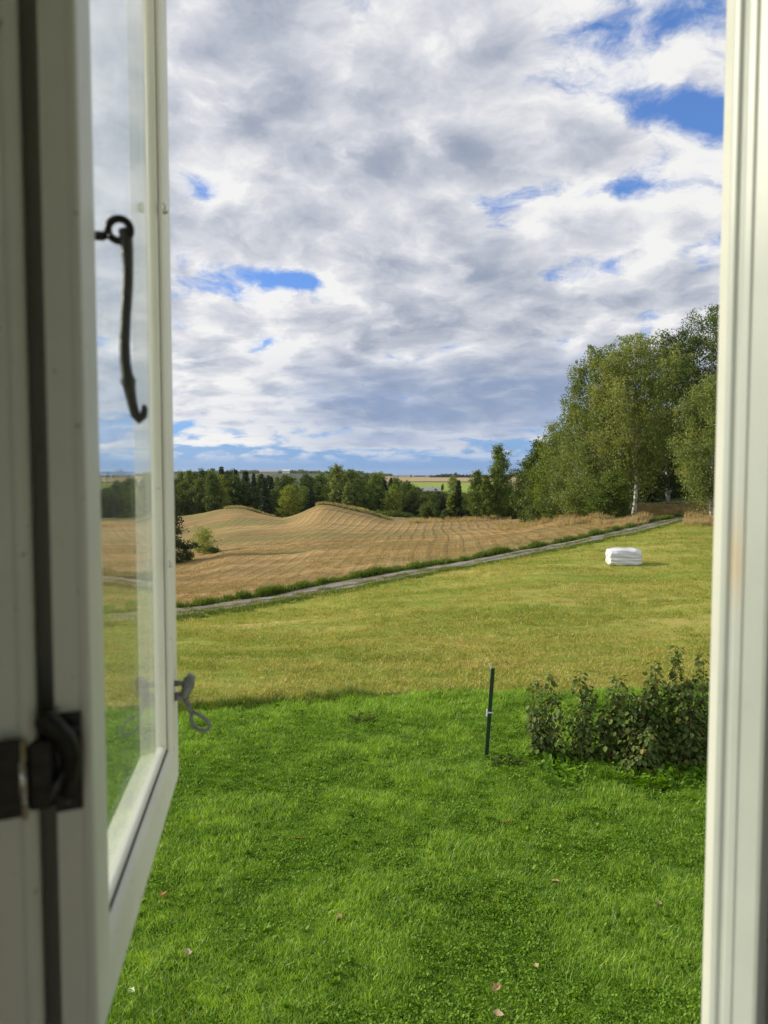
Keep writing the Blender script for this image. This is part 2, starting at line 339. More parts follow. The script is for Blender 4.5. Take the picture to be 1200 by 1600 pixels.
# ground materials
def ground_mat(kind):
    m, N = mat(kind); pos = N.n('ShaderNodeNewGeometry').outputs['Position']
    if kind == 'lawn_ground':
        a = N.noise(pos, 1.2, 5, .6); b = N.noise(pos, 38, 6, .75)
        c = N.ramp(N.math('ADD', N.math('MULTIPLY', a, .5), N.math('MULTIPLY', b, .5)), [(.3, (.03, .075, .008)), (.5, (.085, .19, .016)), (.7, (.15, .29, .028))])
        principled(N, c, .9, b, .9, .05, spec=.1)
    elif kind == 'hay_ground':
        a = N.noise(pos, .16, 4, .6); s = N.noise(N.vmath('MULTIPLY', pos, (.16, 1.0, 1)), .55, 5, .65); b = N.noise(pos, 9, 6, .75)
        v = N.math('ADD', N.math('MULTIPLY', a, .40), N.math('ADD', N.math('MULTIPLY', s, .55), N.math('MULTIPLY', b, .32))); v = N.math('SUBTRACT', v, .135)
        c = N.ramp(v, [(.36, (.14, .20, .022)), (.47, (.23, .28, .045)), (.57, (.36, .33, .085)), (.69, (.46, .36, .14))])
        # green headland along the track and by the dry grass knoll
        sp = N.n('ShaderNodeSeparateXYZ', ins={0: pos})
        g = N.math('ADD', N.smooth(N.n('ShaderNodeAttribute', attribute_name='verge').outputs['Fac'], .25, .9, 0, .75), 0, clamp=True)
        c = N.mix(N.math('MULTIPLY', g, N.lin(b, .3, .7, .4, 1)), c, (.12, .19, .024))
        principled(N, c, .9, N.math('ADD', b, N.math('MULTIPLY', s, .6)), 1.0, .06, spec=.1)
    elif kind == 'stubble_ground':
        a = N.noise(pos, .035, 5, .6); b = N.noise(pos, 5, 6, .75)
        sx_ = N.n('ShaderNodeSeparateXYZ', ins={0: pos}); w0 = N.noise(pos, .03, 2, .5)
        dist = N.math('ADD', N.math('SUBTRACT', sx_.outputs[0], N.math('MULTIPLY', sx_.outputs[1], .072)), N.math('MULTIPLY', w0, 3.5))
        def band(per, lo, hi):
            q = N.math('SINE', N.math('MULTIPLY', dist, 2 * math.pi / per)); return N.smooth(q, lo, hi)
        w1 = band(1.25, .1, .95); w2 = band(.7, .0, 1.0); w3 = band(9.0, .5, 1.0)
        st = N.noise(N.vmath('MULTIPLY', pos, (.12, .7, 0)), .5, 5, .6)
        brk = N.smooth(N.noise(pos, .05, 3, .6), .40, .52)
        v = N.math('ADD', N.math('MULTIPLY', a, .42), N.math('ADD', N.math('MULTIPLY', b, .20), N.math('MULTIPLY', st, .38)))
        v = N.math('SUBTRACT', v, N.math('MULTIPLY', N.math('MULTIPLY', w1, N.math('MULTIPLY', brk, N.math('MULTIPLY', N.smooth(sx_.outputs[1], 112, 88), N.smooth(N.math('DIVIDE', sx_.outputs[0], sx_.outputs[1]), -.06, .05, .12, 1.0)))), .055)); v = N.math('SUBTRACT', v, N.math('MULTIPLY', w2, .015)); v = N.math('SUBTRACT', v, N.math('MULTIPLY', w3, .02))
        c = N.ramp(v, [(.34, (.13, .105, .045)), (.43, (.22, .16, .065)), (.50, (.315, .215, .088)), (.60, (.44, .315, .14))])
        gp_ = N.smooth(N.noise(N.vmath('ADD', N.vmath('MULTIPLY', pos, (1, 2.4, 0)), (40, 11, 0)), .026, 6, .65), .48, .60, 0, .80)
        c = N.mix(gp_, c, (.19, .175, .062))
        c = N.mix(N.smooth(N.n('ShaderNodeAttribute', attribute_name='verge').outputs['Fac'], .3, 1, 0, .9), c, (.13, .18, .03))
        principled(N, c, .9, N.math('ADD', b, N.math('MULTIPLY', w1, .5)), 1.0, .12, spec=.1)
    elif kind == 'track_ground':
        c0 = N.n('ShaderNodeAttribute', attribute_name='across').outputs['Fac']
        b = N.noise(pos, 14, 6, .7); a = N.noise(pos, 1.3, 5, .65)
        g = N.ramp(N.math('ADD', N.math('MULTIPLY', b, .6), N.math('MULTIPLY', a, .4)), [(.3, (.12, .11, .09)), (.5, (.27, .255, .225)), (.7, (.42, .40, .37))])
        q = N.math('ABSOLUTE', N.math('SUBTRACT', c0, .5))
        mid = N.smooth(N.math('ADD', q, N.math('MULTIPLY', N.math('SUBTRACT', a, .5), .25)), .13, .05)
        g = N.mix(N.math('MULTIPLY', mid, .75), g, (.10, .11, .035))
        ed = N.smooth(N.math('ADD', q, N.math('MULTIPLY', N.math('SUBTRACT', a, .5), .3)), .42, .5)
        g = N.mix(ed, g, (.14, .16, .04))
        g = N.mix(N.smooth(N.noise(N.vmath('MULTIPLY', pos, (.35, 1, 1)), 1.1, 5, .7), .42, .62, 0, .6), g, (.11, .10, .075)); principled(N, g, .9, b, 1.0, .08, spec=.1)
    elif kind == 'far_ground':
        sp = N.n('ShaderNodeSeparateXYZ', ins={0: pos})
        vo = N.n('ShaderNodeTexVoronoi', feature='F1', ins={'Scale': .0016, 'Vector': N.vmath('MULTIPLY', pos, (1, .6, 0))})
        cc = N.n('ShaderNodeSeparateColor', ins={0: vo.outputs['Color']}).outputs[0]
        c = N.ramp(cc, [(.1, (.30, .23, .12)), (.35, (.25, .20, .11)), (.5, (.17, .22, .05)), (.75, (.34, .27, .14)), (.95, (.13, .17, .05))])
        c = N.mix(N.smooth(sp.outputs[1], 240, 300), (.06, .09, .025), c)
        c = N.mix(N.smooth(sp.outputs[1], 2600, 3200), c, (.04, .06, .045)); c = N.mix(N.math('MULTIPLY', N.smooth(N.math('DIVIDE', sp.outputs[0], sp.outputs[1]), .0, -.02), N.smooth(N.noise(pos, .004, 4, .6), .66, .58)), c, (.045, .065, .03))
        n = N.noise(pos, .05, 6, .7)
        c = N.mix(N.smooth(n, .4, .7, 0, .4), c, (.12, .12, .06)); principled(N, c, .9, n, .3, 1, spec=.1)
    return m
for k in ('lawn_ground', 'hay_ground', 'stubble_ground', 'track_ground', 'far_ground'): M[k] = ground_mat(k)

# ------------------------------------------------------------------ terrain
def tdep(py): return np.tan(np.arctan((np.asarray(py, float) - 800) / 1110) + PITCH)
def zat(py, D): return EYE - D * float(tdep(py))
PROF = {   # frame column : (depth, frame row) of points on the ground, then (depth, None, z) behind crests
    100: [(33, 950), (55, 895), (80, 862), (115, 832), (150, 812), (200, None, -9), (260, None, -11)],
    283: [(30, 957), (45, 915), (75, 867), (115, 833), (150, 807), (175, None, -7.5), (230, None, -10.5), (280, None, -11)],
    370: [(32, 945), (45, 905), (60, 872), (85, 846), (115, 822), (150, 794.5), (165, None, -4.6), (190, None, -8.5), (230, None, -10.5)],
    440: [(33.5, 933), (50, 888), (70, 857), (100, 830), (140, 809), (165, None, -7.5), (230, None, -10.5)],
    505: [(35, 920), (50, 878), (65, 855), (90, 831), (110, 812), (130, 789.5), (142, None, -2.7), (165, None, -6.5), (230, None, -10)],
    560: [(36, 910), (52, 870), (70, 848), (95, 828), (120, 808), (135, 798), (150, None, -5), (180, None, -8), (230, None, -10)],
    620: [(37.5, 899), (55, 860), (85, 834), (115, 819), (140, 813), (165, 807), (190, None, -7.6), (230, None, -9.5)],
    700: [(40, 886), (62, 849), (95, 825), (120, 815.5), (135, 812.5), (160, None, -7.6), (230, None, -9.5)],
    800: [(43, 868), (60, 842), (85, 825), (110, 815), (140, None, -4.8), (200, None, -8)],
    880: [(36, 884), (47, 852), (58, 834), (72, 816), (85, 808), (110, None, -2), (200, None, -6)],
    940: [(36, 883), (50, 839), (60, 823), (72, 807), (90, None, -.2), (200, None, -4)],
    1000: [(36, 882), (54, 827), (62, 814), (70, 806), (90, None, .2), (200, None, -2)],
    1060: [(36, 880), (61, 813), (68, 806), (78, 799), (100, None, .9), (200, None, 0)],
    1110: [(36, 877), (44, 851), (50, 833), (62, 813), (72, 803), (100, None, 1.2), (200, None, 1)],
    1300: [(40, None, -.2), (55, None, .1), (75, None, .9), (100, None, 1.4), (200, None, 2)],
}
FARK = [(600, -11.0), (900, -5.0), (1500, -1.4), (2600, -2.0), (4500, 12.0), (7000, 8.0), (16000, 0.0)]
def farcol(px):
    ridge = {100: 1.0, 283: 1.0, 370: .9, 440: 1.0, 505: .9, 560: .45, 620: .05, 700: .05, 800: .0, 880: 0, 940: 0, 1000: 0}.get(px, 0)
    zf = {2600: -2, 4500: 0}
    return [(420, -14.0 if px < 1000 else 0), (620, -11.5 if px < 1000 else 0), (900, -6.0), (1500, float(EYE - 1500 * tdep(746.5))), (2600, float(EYE - 2600 * tdep(744 - 4.5 * ridge))), (3600, -20.0),
            (5200, float(EYE - 5200 * tdep(743.0 - 1.5 * ridge))), (8000, -20.0), (9000, -20.0)]
PX = sorted(PROF); PU = np.array([(p - 600) / 1110 for p in PX])
def pchip_slopes(x, y):
    h = np.diff(x); d = np.diff(y) / h; m = np.zeros(len(x))
    for i in range(1, len(x) - 1):
        if d[i - 1] * d[i] > 0:
            w1 = 2 * h[i] + h[i - 1]; w2 = h[i] + 2 * h[i - 1]; m[i] = (w1 + w2) / (w1 / d[i - 1] + w2 / d[i])
    return m
COLS = []
for p in PX:
    # lawn: level to its edge, then a small bank
    pts = [(.05, 0), (2, 0), (6, 0), (10, 0), (12.6, 0.0), (14.2, -.16)]
    for t in PROF[p]: pts.append((t[0], zat(t[1], t[0]) if t[1] is not None else t[2]))
    pts += farcol(p)
    x = np.log([a for a, b in pts]); y = np.array([b for a, b in pts], float)
    COLS.append((x, y, pchip_slopes(x, y)))
def hermite(x, y, m, q):
    q = np.clip(q, x[0], x[-1]); i = np.clip(np.searchsorted(x, q) - 1, 0, len(x) - 2)
    h = x[i + 1] - x[i]; t = (q - x[i]) / h; t2 = t * t; t3 = t2 * t
    return (2 * t3 - 3 * t2 + 1) * y[i] + (t3 - 2 * t2 + t) * h * m[i] + (-2 * t3 + 3 * t2) * y[i + 1] + (t3 - t2) * h * m[i + 1]
def vnoise(x, y, s, seed):
    """cheap value noise"""
    x = np.asarray(x) * s; y = np.asarray(y) * s; xi = np.floor(x).astype(np.int64); yi = np.floor(y).astype(np.int64); fx = x - xi; fy = y - yi
    def h(a, b):
        n = (a * 374761393 + b * 668265263 + seed * 974634777) & 0x7fffffff
        n = ((n ^ (n >> 13)) * 1274126177) & 0x7fffffff
        return ((n ^ (n >> 16)) & 0xffff) / 65535.0
    fx = fx * fx * (3 - 2 * fx); fy = fy * fy * (3 - 2 * fy)
    return (h(xi, yi) * (1 - fx) + h(xi + 1, yi) * fx) * (1 - fy) + (h(xi, yi + 1) * (1 - fx) + h(xi + 1, yi + 1) * fx) * fy - .5
UMAX = 1.4
def ground_z(x, y):
    x = np.atleast_1d(np.asarray(x, float)); y = np.atleast_1d(np.asarray(y, float))
    r = np.hypot(x, y); th = np.arctan2(x, y); thm = math.atan(UMAX)
    thc = np.clip(th, -thm, thm)
    D = np.where(np.abs(th) <= thm, y, r * math.cos(thm)); D = np.maximum(D, .06)
    u = np.tan(thc); uq = np.clip(u, PU[0], PU[-1]); q = np.log(D)
    Z = np.stack([hermite(*c, q) for c in COLS])            # K x N
    # smooth interpolation across columns (finite-difference slopes, limited)
    K = len(PU); dd = (Z[1:] - Z[:-1]) / (PU[1:] - PU[:-1])[:, None]
    m = np.zeros_like(Z); prod = dd[:-1] * dd[1:]
    hm = np.where(prod > 0, 2 * dd[:-1] * dd[1:] / (dd[:-1] + dd[1:] + 1e-12 * np.sign(dd[:-1] + dd[1:] + 1e-20)), 0); m[1:-1] = hm
    i = np.clip(np.searchsorted(PU, uq) - 1, 0, K - 2); j = np.arange(len(uq)); h = PU[i + 1] - PU[i]; t = (uq - PU[i]) / h; t2 = t * t; t3 = t2 * t
    z = (2 * t3 - 3 * t2 + 1) * Z[i, j] + (t3 - 2 * t2 + t) * h * m[i, j] + (-2 * t3 + 3 * t2) * Z[i + 1, j] + (t3 - t2) * h * m[i + 1, j]
    # small unevenness
    k = np.clip((r - 2) / 4, 0, 1)
    z = z + k * (vnoise(x, y, .9, 3) * .085 + vnoise(x, y, 2.6, 5) * .045 * np.clip(1.5 - r / 40, 0, 1) + vnoise(x, y, .25, 9) * .10 * np.clip((r - 10) / 10, 0, 1))
    z = z + np.clip((r - 60) / 100, 0, 1) * vnoise(x, y, .04, 13) * .5
    return z
def gz(x, y): return float(ground_z(x, y)[0])
def at(px, D):
    """point on the ground seen in frame column px at depth D"""
    x = (px - 600) / 1110 * D
    for _ in range(3):
        z = gz(x, D); x = (px - 600) / 1110 * (D * math.cos(PITCH) + (EYE - z) * math.sin(PITCH))
    return Vector((x, D, gz(x, D)))
def row_of(p): return 800 + 1110 * math.tan(math.atan2(EYE - p[2], p[1]) - PITCH)
def height_to(py, D, z): return zat(py, D) - z

def interp_px(tab, u):
    xs = [(p - 600) / 1110 for p, _ in tab]; return np.interp(u, xs, [v for _, v in tab])
def lawn_edge(u): return interp_px([(-400, 11.0), (100, 11.2), (283, 11.7), (420, 12.2), (600, 12.55), (800, 12.75), (1100, 12.95), (1500, 13)], u)
def track_c(u): return interp_px([(-800, 22), (100, 27), (283, 30), (370, 32), (440, 33.5), (505, 35), (560, 36), (620, 37.5), (700, 40), (800, 43), (880, 47), (940, 50), (1000, 54.5), (1040, 59), (1070, 65), (1120, 82), (1300, 110)], u)
def track_w(u): return interp_px([(-800, 2.0), (283, 2.0), (700, 2.2), (900, 2.4), (1000, 2.9), (1070, 3.6), (1200, 4)], u)
def stub_far(u): return interp_px([(-800, 170), (100, 170), (283, 165), (370, 165), (440, 160), (505, 148), (560, 145), (620, 175), (700, 140), (800, 122), (880, 95), (940, 78), (1000, 72), (1040, 74), (1070, 80), (1120, 95), (1300, 130)], u)
th_f = np.arange(-36, 36.01, .16); th_b = np.concatenate([np.arange(-180, -36, 4.0), [], ])
TH = np.radians(np.concatenate([th_b, th_f, np.arange(40, 181, 4.0)]))
UU = np.tan(np.clip(TH, -math.atan(UMAX), math.atan(UMAX)))
COSF = np.where(np.abs(TH) <= math.atan(UMAX), np.cos(TH), math.cos(math.atan(UMAX)))
def strip(name, D0, D1, n, mt, logsp=True, wig0=None, extra=None):
    """ground sheet between two depth curves; the rows share their border exactly with the next sheet"""
    t = np.linspace(0, 1, n + 1)[:, None]
    D = np.exp(np.log(D0)[None] * (1 - t) + np.log(D1)[None] * t) if logsp else D0[None] * (1 - t) + D1[None] * t
    r = D / COSF[None]; x = r * np.sin(TH)[None]; y = r * np.cos(TH)[None]
    z = ground_z(x.ravel(), y.ravel()); V = np.stack([x.ravel(), y.ravel(), z], 1)
    c = len(TH); i = np.arange(n)[:, None] * c + np.arange(c - 1)[None]
    Fc = np.stack([i, i + 1, i + c + 1, i + c], -1).reshape(-1, 4)
    tt = np.broadcast_to(t, D.shape).ravel()
    at_ = [('across', 'POINT', 'FLOAT', tt)]
    if extra is not None: at_.append(('verge', 'POINT', 'FLOAT', extra(D, t).ravel()))
    return link(name, npmesh(name, V, Fc[:, ::-1], True, at_), M[mt])
ones = np.ones_like(UU)
LE = lawn_edge(UU); TC = track_c(UU); TW = track_w(UU)
wob = vnoise(UU * 40, 0 * UU, 1.5, 21) * .5
LE = LE + wob * .35
TN = TC - TW + vnoise(UU * 60, 0 * UU, 1, 22) * .5; TF = TC + TW + vnoise(UU * 60, 0 * UU, 1, 23) * .5
SF = stub_far(UU)
tag(strip('lawn', ones * .08, LE, 130, 'lawn_ground'), 'bright green lawn below the open window', kind='structure')
tag(strip('hay_field', LE, TN, 90, 'hay_ground', extra=lambda D, t: np.exp(-(TN[None] - D) / 2.2) + .75 * np.exp(-(D - LE[None]) / .9) + np.clip((UU[None] - .36) * 7, 0, .8) * np.exp(-((D - 48) / 9) ** 2)), 'mown yellow green hay field between lawn and track', kind='structure')
tag(strip('dirt_track', TN, TF, 12, 'track_ground', False), 'grey gravel track running up to the birches', kind='structure')
tag(strip('stubble_field', TF, SF, 130, 'stubble_ground', extra=lambda D, t: np.exp(-(D - TF[None]) / 1.3)), 'golden rolling stubble field beyond the track', kind='structure')
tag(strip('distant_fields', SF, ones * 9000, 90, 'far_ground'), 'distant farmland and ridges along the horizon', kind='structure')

# ------------------------------------------------------------------ scatter of uncountable things (geometry nodes)
def scatter(name, pts, protos, label, scl, rot=None, tilt=.15):
    n = len(pts); me = bpy.data.meshes.new(name)
    me.vertices.add(n); me.vertices.foreach_set('co', np.asarray(pts, np.float32).ravel())
    rr = np.stack([rng.normal(0, tilt, n), rng.normal(0, tilt, n), rng.uniform(0, 6.283, n) if rot is None else rot], 1)
    a = me.attributes.new('rot', 'FLOAT_VECTOR', 'POINT'); a.data.foreach_set('vector', rr.astype(np.float32).ravel())
    a = me.attributes.new('scl', 'FLOAT', 'POINT'); a.data.foreach_set('value', np.asarray(scl, np.float32).ravel())
    a = me.attributes.new('pick', 'INT', 'POINT'); a.data.foreach_set('value', rng.integers(0, len(protos), n).astype(np.int32))
    o = link(name, me)
    col = bpy.data.collections.new(name + '_pieces')
    for k, (pm, mt) in enumerate(protos):
        po = bpy.data.objects.new('%s_piece_%d' % (name, k), pm)
        if len(pm.materials) == 0: pm.materials.append(mt)
        col.objects.link(po)
    ng = bpy.data.node_groups.new(name, 'GeometryNodeTree')
    ng.interface.new_socket('Geometry', in_out='INPUT', socket_type='NodeSocketGeometry'); ng.interface.new_socket('Geometry', in_out='OUTPUT', socket_type='NodeSocketGeometry')
    L = ng.links.new; gi = ng.nodes.new('NodeGroupInput'); go = ng.nodes.new('NodeGroupOutput')
    ci = ng.nodes.new('GeometryNodeCollectionInfo'); ci.inputs['Collection'].default_value = col; ci.inputs['Separate Children'].default_value = True; ci.inputs['Reset Children'].default_value = True
    ip = ng.nodes.new('GeometryNodeInstanceOnPoints'); ip.inputs['Pick Instance'].default_value = True
    def na(nm, t):
        q = ng.nodes.new('GeometryNodeInputNamedAttribute'); q.data_type = t; q.inputs['Name'].default_value = nm
        return [s for s in q.outputs if s.enabled][0]
    L(gi.outputs[0], ip.inputs['Points']); L(ci.outputs[0], ip.inputs['Instance'])
    L(na('pick', 'INT'), ip.inputs['Instance Index'])
    e2r = ng.nodes.new('FunctionNodeEulerToRotation'); L(na('rot', 'FLOAT_VECTOR'), e2r.inputs[0]); L(e2r.outputs[0], ip.inputs['Rotation'])
    L(na('scl', 'FLOAT'), ip.inputs['Scale']); L(ip.outputs[0], go.inputs[0])
    md = o.modifiers.new('scatter', 'NODES'); md.node_group = ng
    return tag(o, label, kind='stuff')
def blades(name, n, rad, h, w, bend=.5, seed=0, hv=.4, seg=2):
    """tuft of tapering, bending blades"""
    g = np.random.default_rng(seed); V = []; Fc = []; A = []
    for k in range(n):
        a = g.uniform(0, 6.283); r = rad * math.sqrt(g.uniform()); b = g.uniform(0, 6.283)
        hh = h * (1 + g.uniform(-hv, hv)); ww = w * g.uniform(.7, 1.3)
        base = np.array([r * math.cos(a), r * math.sin(a), -.01]); lean = np.array([math.cos(b), math.sin(b), 0]) * bend * hh * g.uniform(.3, 1.2)
        side = np.array([-math.sin(b), math.cos(b), 0]) * ww / 2; rn = g.uniform()
        i0 = len(V)
        mid = base + lean * .32 + np.array([0, 0, hh * .6]); tip = base + lean + np.array([0, 0, hh])
        V += [base - side, base + side, mid - side * .8, mid + side * .8, tip - side * .15, tip + side * .15]
        Fc += [(i0, i0 + 1, i0 + 3, i0 + 2), (i0 + 2, i0 + 3, i0 + 5, i0 + 4)]; A += [rn, rn]
    return npmesh(name, V, Fc, False, [('rnd', 'FACE', 'FLOAT', A)])
LEAF = np.array([(0, 0, 0), (.30, .34, .05), (.22, .75, .02), (0, 1.0, -.08), (-.22, .75, .02), (-.30, .34, .05)]); LEAF_F = [(0, 1, 2, 3), (0, 3, 4, 5)]
def rosette(name, n, size, up, seed, rad=.0):
    g = np.random.default_rng(seed); V = []; Fc = []; A = []
    for k in range(n):
        a = g.uniform(0, 6.283); e = up * g.uniform(.4, 1.4); s = size * g.uniform(.6, 1.25)
        ca, sa, ce, se = math.cos(a), math.sin(a), math.cos(e), math.sin(e); q = LEAF * s
        x = q[:, 0]; y = q[:, 1] * ce - q[:, 2] * se; z = q[:, 1] * se + q[:, 2] * ce
        ox, oy = g.uniform(-rad, rad, 2)
        i0 = len(V); V += [(x[j] * ca - y[j] * sa + ox, x[j] * sa + y[j] * ca + oy, z[j] + .012) for j in range(6)]
        Fc += [tuple(i0 + t for t in f) for f in LEAF_F]; rn = g.uniform(); A += [rn, rn]
    return npmesh(name, V, Fc, False, [('rnd', 'FACE', 'FLOAT', A)])
def field_points(n, d0, d1, umin=-.60, umax=.56, power=1.0):
    """random ground points, denser per square metre close by; depth sampled so that n spreads evenly over d^power"""
    t = rng.uniform(0, 1, n); D = d0 * (d1 / d0) ** t if power == 0 else (d0 ** power + t * (d1 ** power - d0 ** power)) ** (1 / power)
    u = rng.uniform(umin, umax, n); return u * D, D, u
def pts3(x, y, dz=0): return np.stack([x, y, ground_z(x, y) + dz], 1)
# lawn grass
lawn_protos = [(blades('blade_tuft', 60, .088, .043, .0033, .75, s), M['lawn_blade']) for s in range(5)] + [(rosette('clover_tuft', 30, .021, .5, 10 + s, .075), M['clover_leaf']) for s in range(2)]
x, y, u = field_points(30000, 3.6, 13.6, power=1.15)
k = y < lawn_edge(u) + vnoise(u * 40, 0 * u, 1.5, 21) * .17
x, y, u = x[k], y[k], u[k]
den = vnoise(x, y, 1.7, 31) + vnoise(x, y, 4.5, 32) * .8
keep = rng.uniform(0, 1, len(x)) < np.clip(.9 + den * .6, .6, 1)
x, y, den = x[keep], y[keep], den[keep]
tall = np.clip(vnoise(x, y, 1.1, 41) + vnoise(x, y, 3.1, 42) * .7, -.5, .6)
scatter('lawn_grass', pts3(x, y), lawn_protos, 'short thick lawn grass and clover below the window', np.clip(.95 + tall * 1.25 + rng.normal(0, .12, len(x)), .62, 1.7) * (1 + np.clip((y - 6) / 18, 0, .4)), tilt=.18)
x, y, u = field_points(16000, 3.6, 12.6, power=1.0)
k = (vnoise(x, y, 1.1, 41) + vnoise(x, y, 3.1, 42) * .7 < .02) & (y < lawn_edge(u)); x, y = x[k], y[k]
scatter('lawn_clover', pts3(x, y, .012), [(rosette('clover_patch', 26, .024, .7, 110 + s, .08), M['clover_leaf']) for s in range(3)], 'low clover filling the hollows of the lawn', rng.uniform(.6, 1.3, len(x)), tilt=.25)
# broad leaved weeds in the lawn
x, y, u = field_points(520, 3.8, 12.3, power=1.0)
k = (vnoise(x, y, .8, 51) > -.05); x, y = x[k], y[k]
scatter('lawn_weeds', pts3(x, y, .015), [(rosette('weed_rosette', 11, .048, .95, 70 + s), M['clover_leaf']) for s in range(3)], 'scattered dandelion leaves in the lawn', rng.uniform(.6, 1.35, len(x)), tilt=.15)
# mown hay field
hay_protos = [(blades('hay_tuft', 38, .18, .030, .009, 1.3, 20 + s), M['hay_blade']) for s in range(4)]
x, y, u = field_points(42000, 12.2, 60, power=.55)
k = (y > lawn_edge(u) + .15) & (y < track_c(u) - track_w(u) - .1); x, y, u = x[k], y[k], u[k]
den = vnoise(x * .35, y, .9, 61) + vnoise(x, y, .5, 62); k = rng.uniform(0, 1, len(x)) < np.clip(.75 + den, .15, 1); x, y = x[k], y[k]
scatter('hay_stubble', pts3(x, y), hay_protos, 'short cut hay stems on the mown field', rng.uniform(.35, 1.6, len(x)) * (1 + y / 60), tilt=.2)
# lawn edge fringe
uu = rng.uniform(-.6, .56, 1300); dd = lawn_edge(uu) + vnoise(uu * 40, 0 * uu, 1.5, 21) * .17 + rng.normal(.10, .10, len(uu))
scatter('lawn_edge_grass', pts3(uu * dd, dd), [(blades('edge_tuft', 30, .09, .12, .006, .6, 30 + s), M['verge_blade']) for s in range(3)], 'longer unmown grass along the lawn edge', rng.uniform(.35, .85, len(uu)) * np.clip(1 + vnoise(uu * 20, 0 * uu, 1, 71) * 1.5, .4, 1.8))
# verge weeds along the far side of the track
uu = rng.uniform(-.6, .42, 5200); off = np.abs(rng.normal(.2, .9, len(uu))); dd = track_c(uu) + track_w(uu) + off
hgt = (.95 - .28 * off) * np.clip(.75 + vnoise(uu * 60, 0 * uu, 1, 72) * 1.0 + vnoise(uu * 190, 0 * uu, 1, 73) * .9 + rng.normal(0, .15, len(uu)), .2, 1.5)
scatter('track_verge', pts3(uu * dd, dd), [(blades('verge_tuft', 34, .22, .30, .022, .5, 40 + s), M['verge_blade']) for s in range(3)] + [(rosette('dock_tuft', 14, .16, .9, 44, .12), M['verge_blade'])], 'rank green weeds on the far verge of the track', np.clip(hgt, .25, 1.7))
uu = rng.uniform(-.6, .42, 2600); dd = track_c(uu) - track_w(uu) - np.abs(rng.normal(.0, .5, len(uu)))
scatter('track_near_verge', pts3(uu * dd, dd), [(blades('near_verge_tuft', 26, .2, .12, .016, .7, 48 + s), M['verge_blade']) for s in range(2)], 'short green grass on the near verge of the track', rng.uniform(.5, 1.2, len(uu)))
uu = rng.uniform(-.6, .42, 2600); dd = track_c(uu) + rng.normal(0, .28, len(uu)) + (rng.uniform(0, 1, len(uu)) < .3) * track_w(uu) * np.sign(rng.normal(0, 1, len(uu))) * rng.uniform(.7, 1.0, len(uu)); k = vnoise(uu * 90, 0 * uu, 1, 75) > -.18; uu, dd = uu[k], dd[k]
scatter('track_grass', pts3(uu * dd, dd), [(blades('track_tuft', 22, .22, .07, .014, .8, 92 + s), M['verge_blade'] if s else M['dry_blade']) for s in range(3)], 'sparse grass along the crown and edges of the track', rng.uniform(.4, 1.1, len(uu)))
# stubble
x, y, u = field_points(34000, 27, 105, power=.7)
k = (y > track_c(u) + track_w(u) + 1.1) & (y < stub_far(u)) & (rng.uniform(0, 1, len(y)) < np.clip((92 - y) / 60, 0, .6) * np.clip(.7 + vnoise(x, y, .12, 77) * 1.6, .1, 1)); x, y = x[k], y[k]
scatter('straw_stubble', pts3(x, y), [(blades('straw_tuft', 24, .32, .065, .016, .5, 50 + s), M['stubble_blade']) for s in range(3)], 'cut straw stubble on the golden field', rng.uniform(.5, 1.1, len(x)) * (1 + y / 120), tilt=.1)
# tall dry grass by the birches, at the field rims
def dry_patch(px0, px1, D0, D1, n): 
    pxx_ = rng.uniform(px0, px1, n); D = rng.uniform(0, 1, n) * (D1 - D0) + D0; return (pxx_ - 600) / 1110 * D, D
xs, ys = [], []
for a in [(930, 1012, 57, 66, 900), (1000, 1062, 70, 80, 650), (1068, 1150, 56, 72, 1500), (1040, 1090, 74, 84, 500), (780, 930, 78, 102, 300), (640, 800, 116, 135, 700), (870, 935, 66, 76, 260)]:
    q = dry_patch(*a); uq = q[0] / q[1]
    ok = (np.abs(q[1] - track_c(uq)) > track_w(uq) + .4); xs.append(q[0][ok]); ys.append(q[1][ok])
x = np.concatenate(xs); y = np.concatenate(ys)
scatter('tall_dry_grass', pts3(x, y), [(blades('dry_tuft', 40, .35, .48, .024, .45, 60 + s), M['dry_blade']) for s in range(3)], 'tall straw coloured grass beside the track and birches', rng.uniform(.4, 1.15, len(x)) * np.clip(.85 + vnoise(x, y, .55, 78) * 1.5, .3, 1.4))

xs, ys = [], []
for (a, b, d0, d1, n) in ((352, 432, 149, 154, 420), (496, 566, 131, 138, 520), (556, 610, 134, 142, 260)):
    q = dry_patch(a, b, d0, d1, n); xs.append(q[0]); ys.append(q[1])
x = np.concatenate(xs); y = np.concatenate(ys)
scatter('crest_grass', pts3(x, y), [(blades('crest_tuft', 30, .5, .45, .05, .5, 97 + s), M['dry_blade'] if s else M['verge_blade']) for s in range(3)], 'rough grass along the crests of the stubble mounds', rng.uniform(.4, 1.2, len(x)))

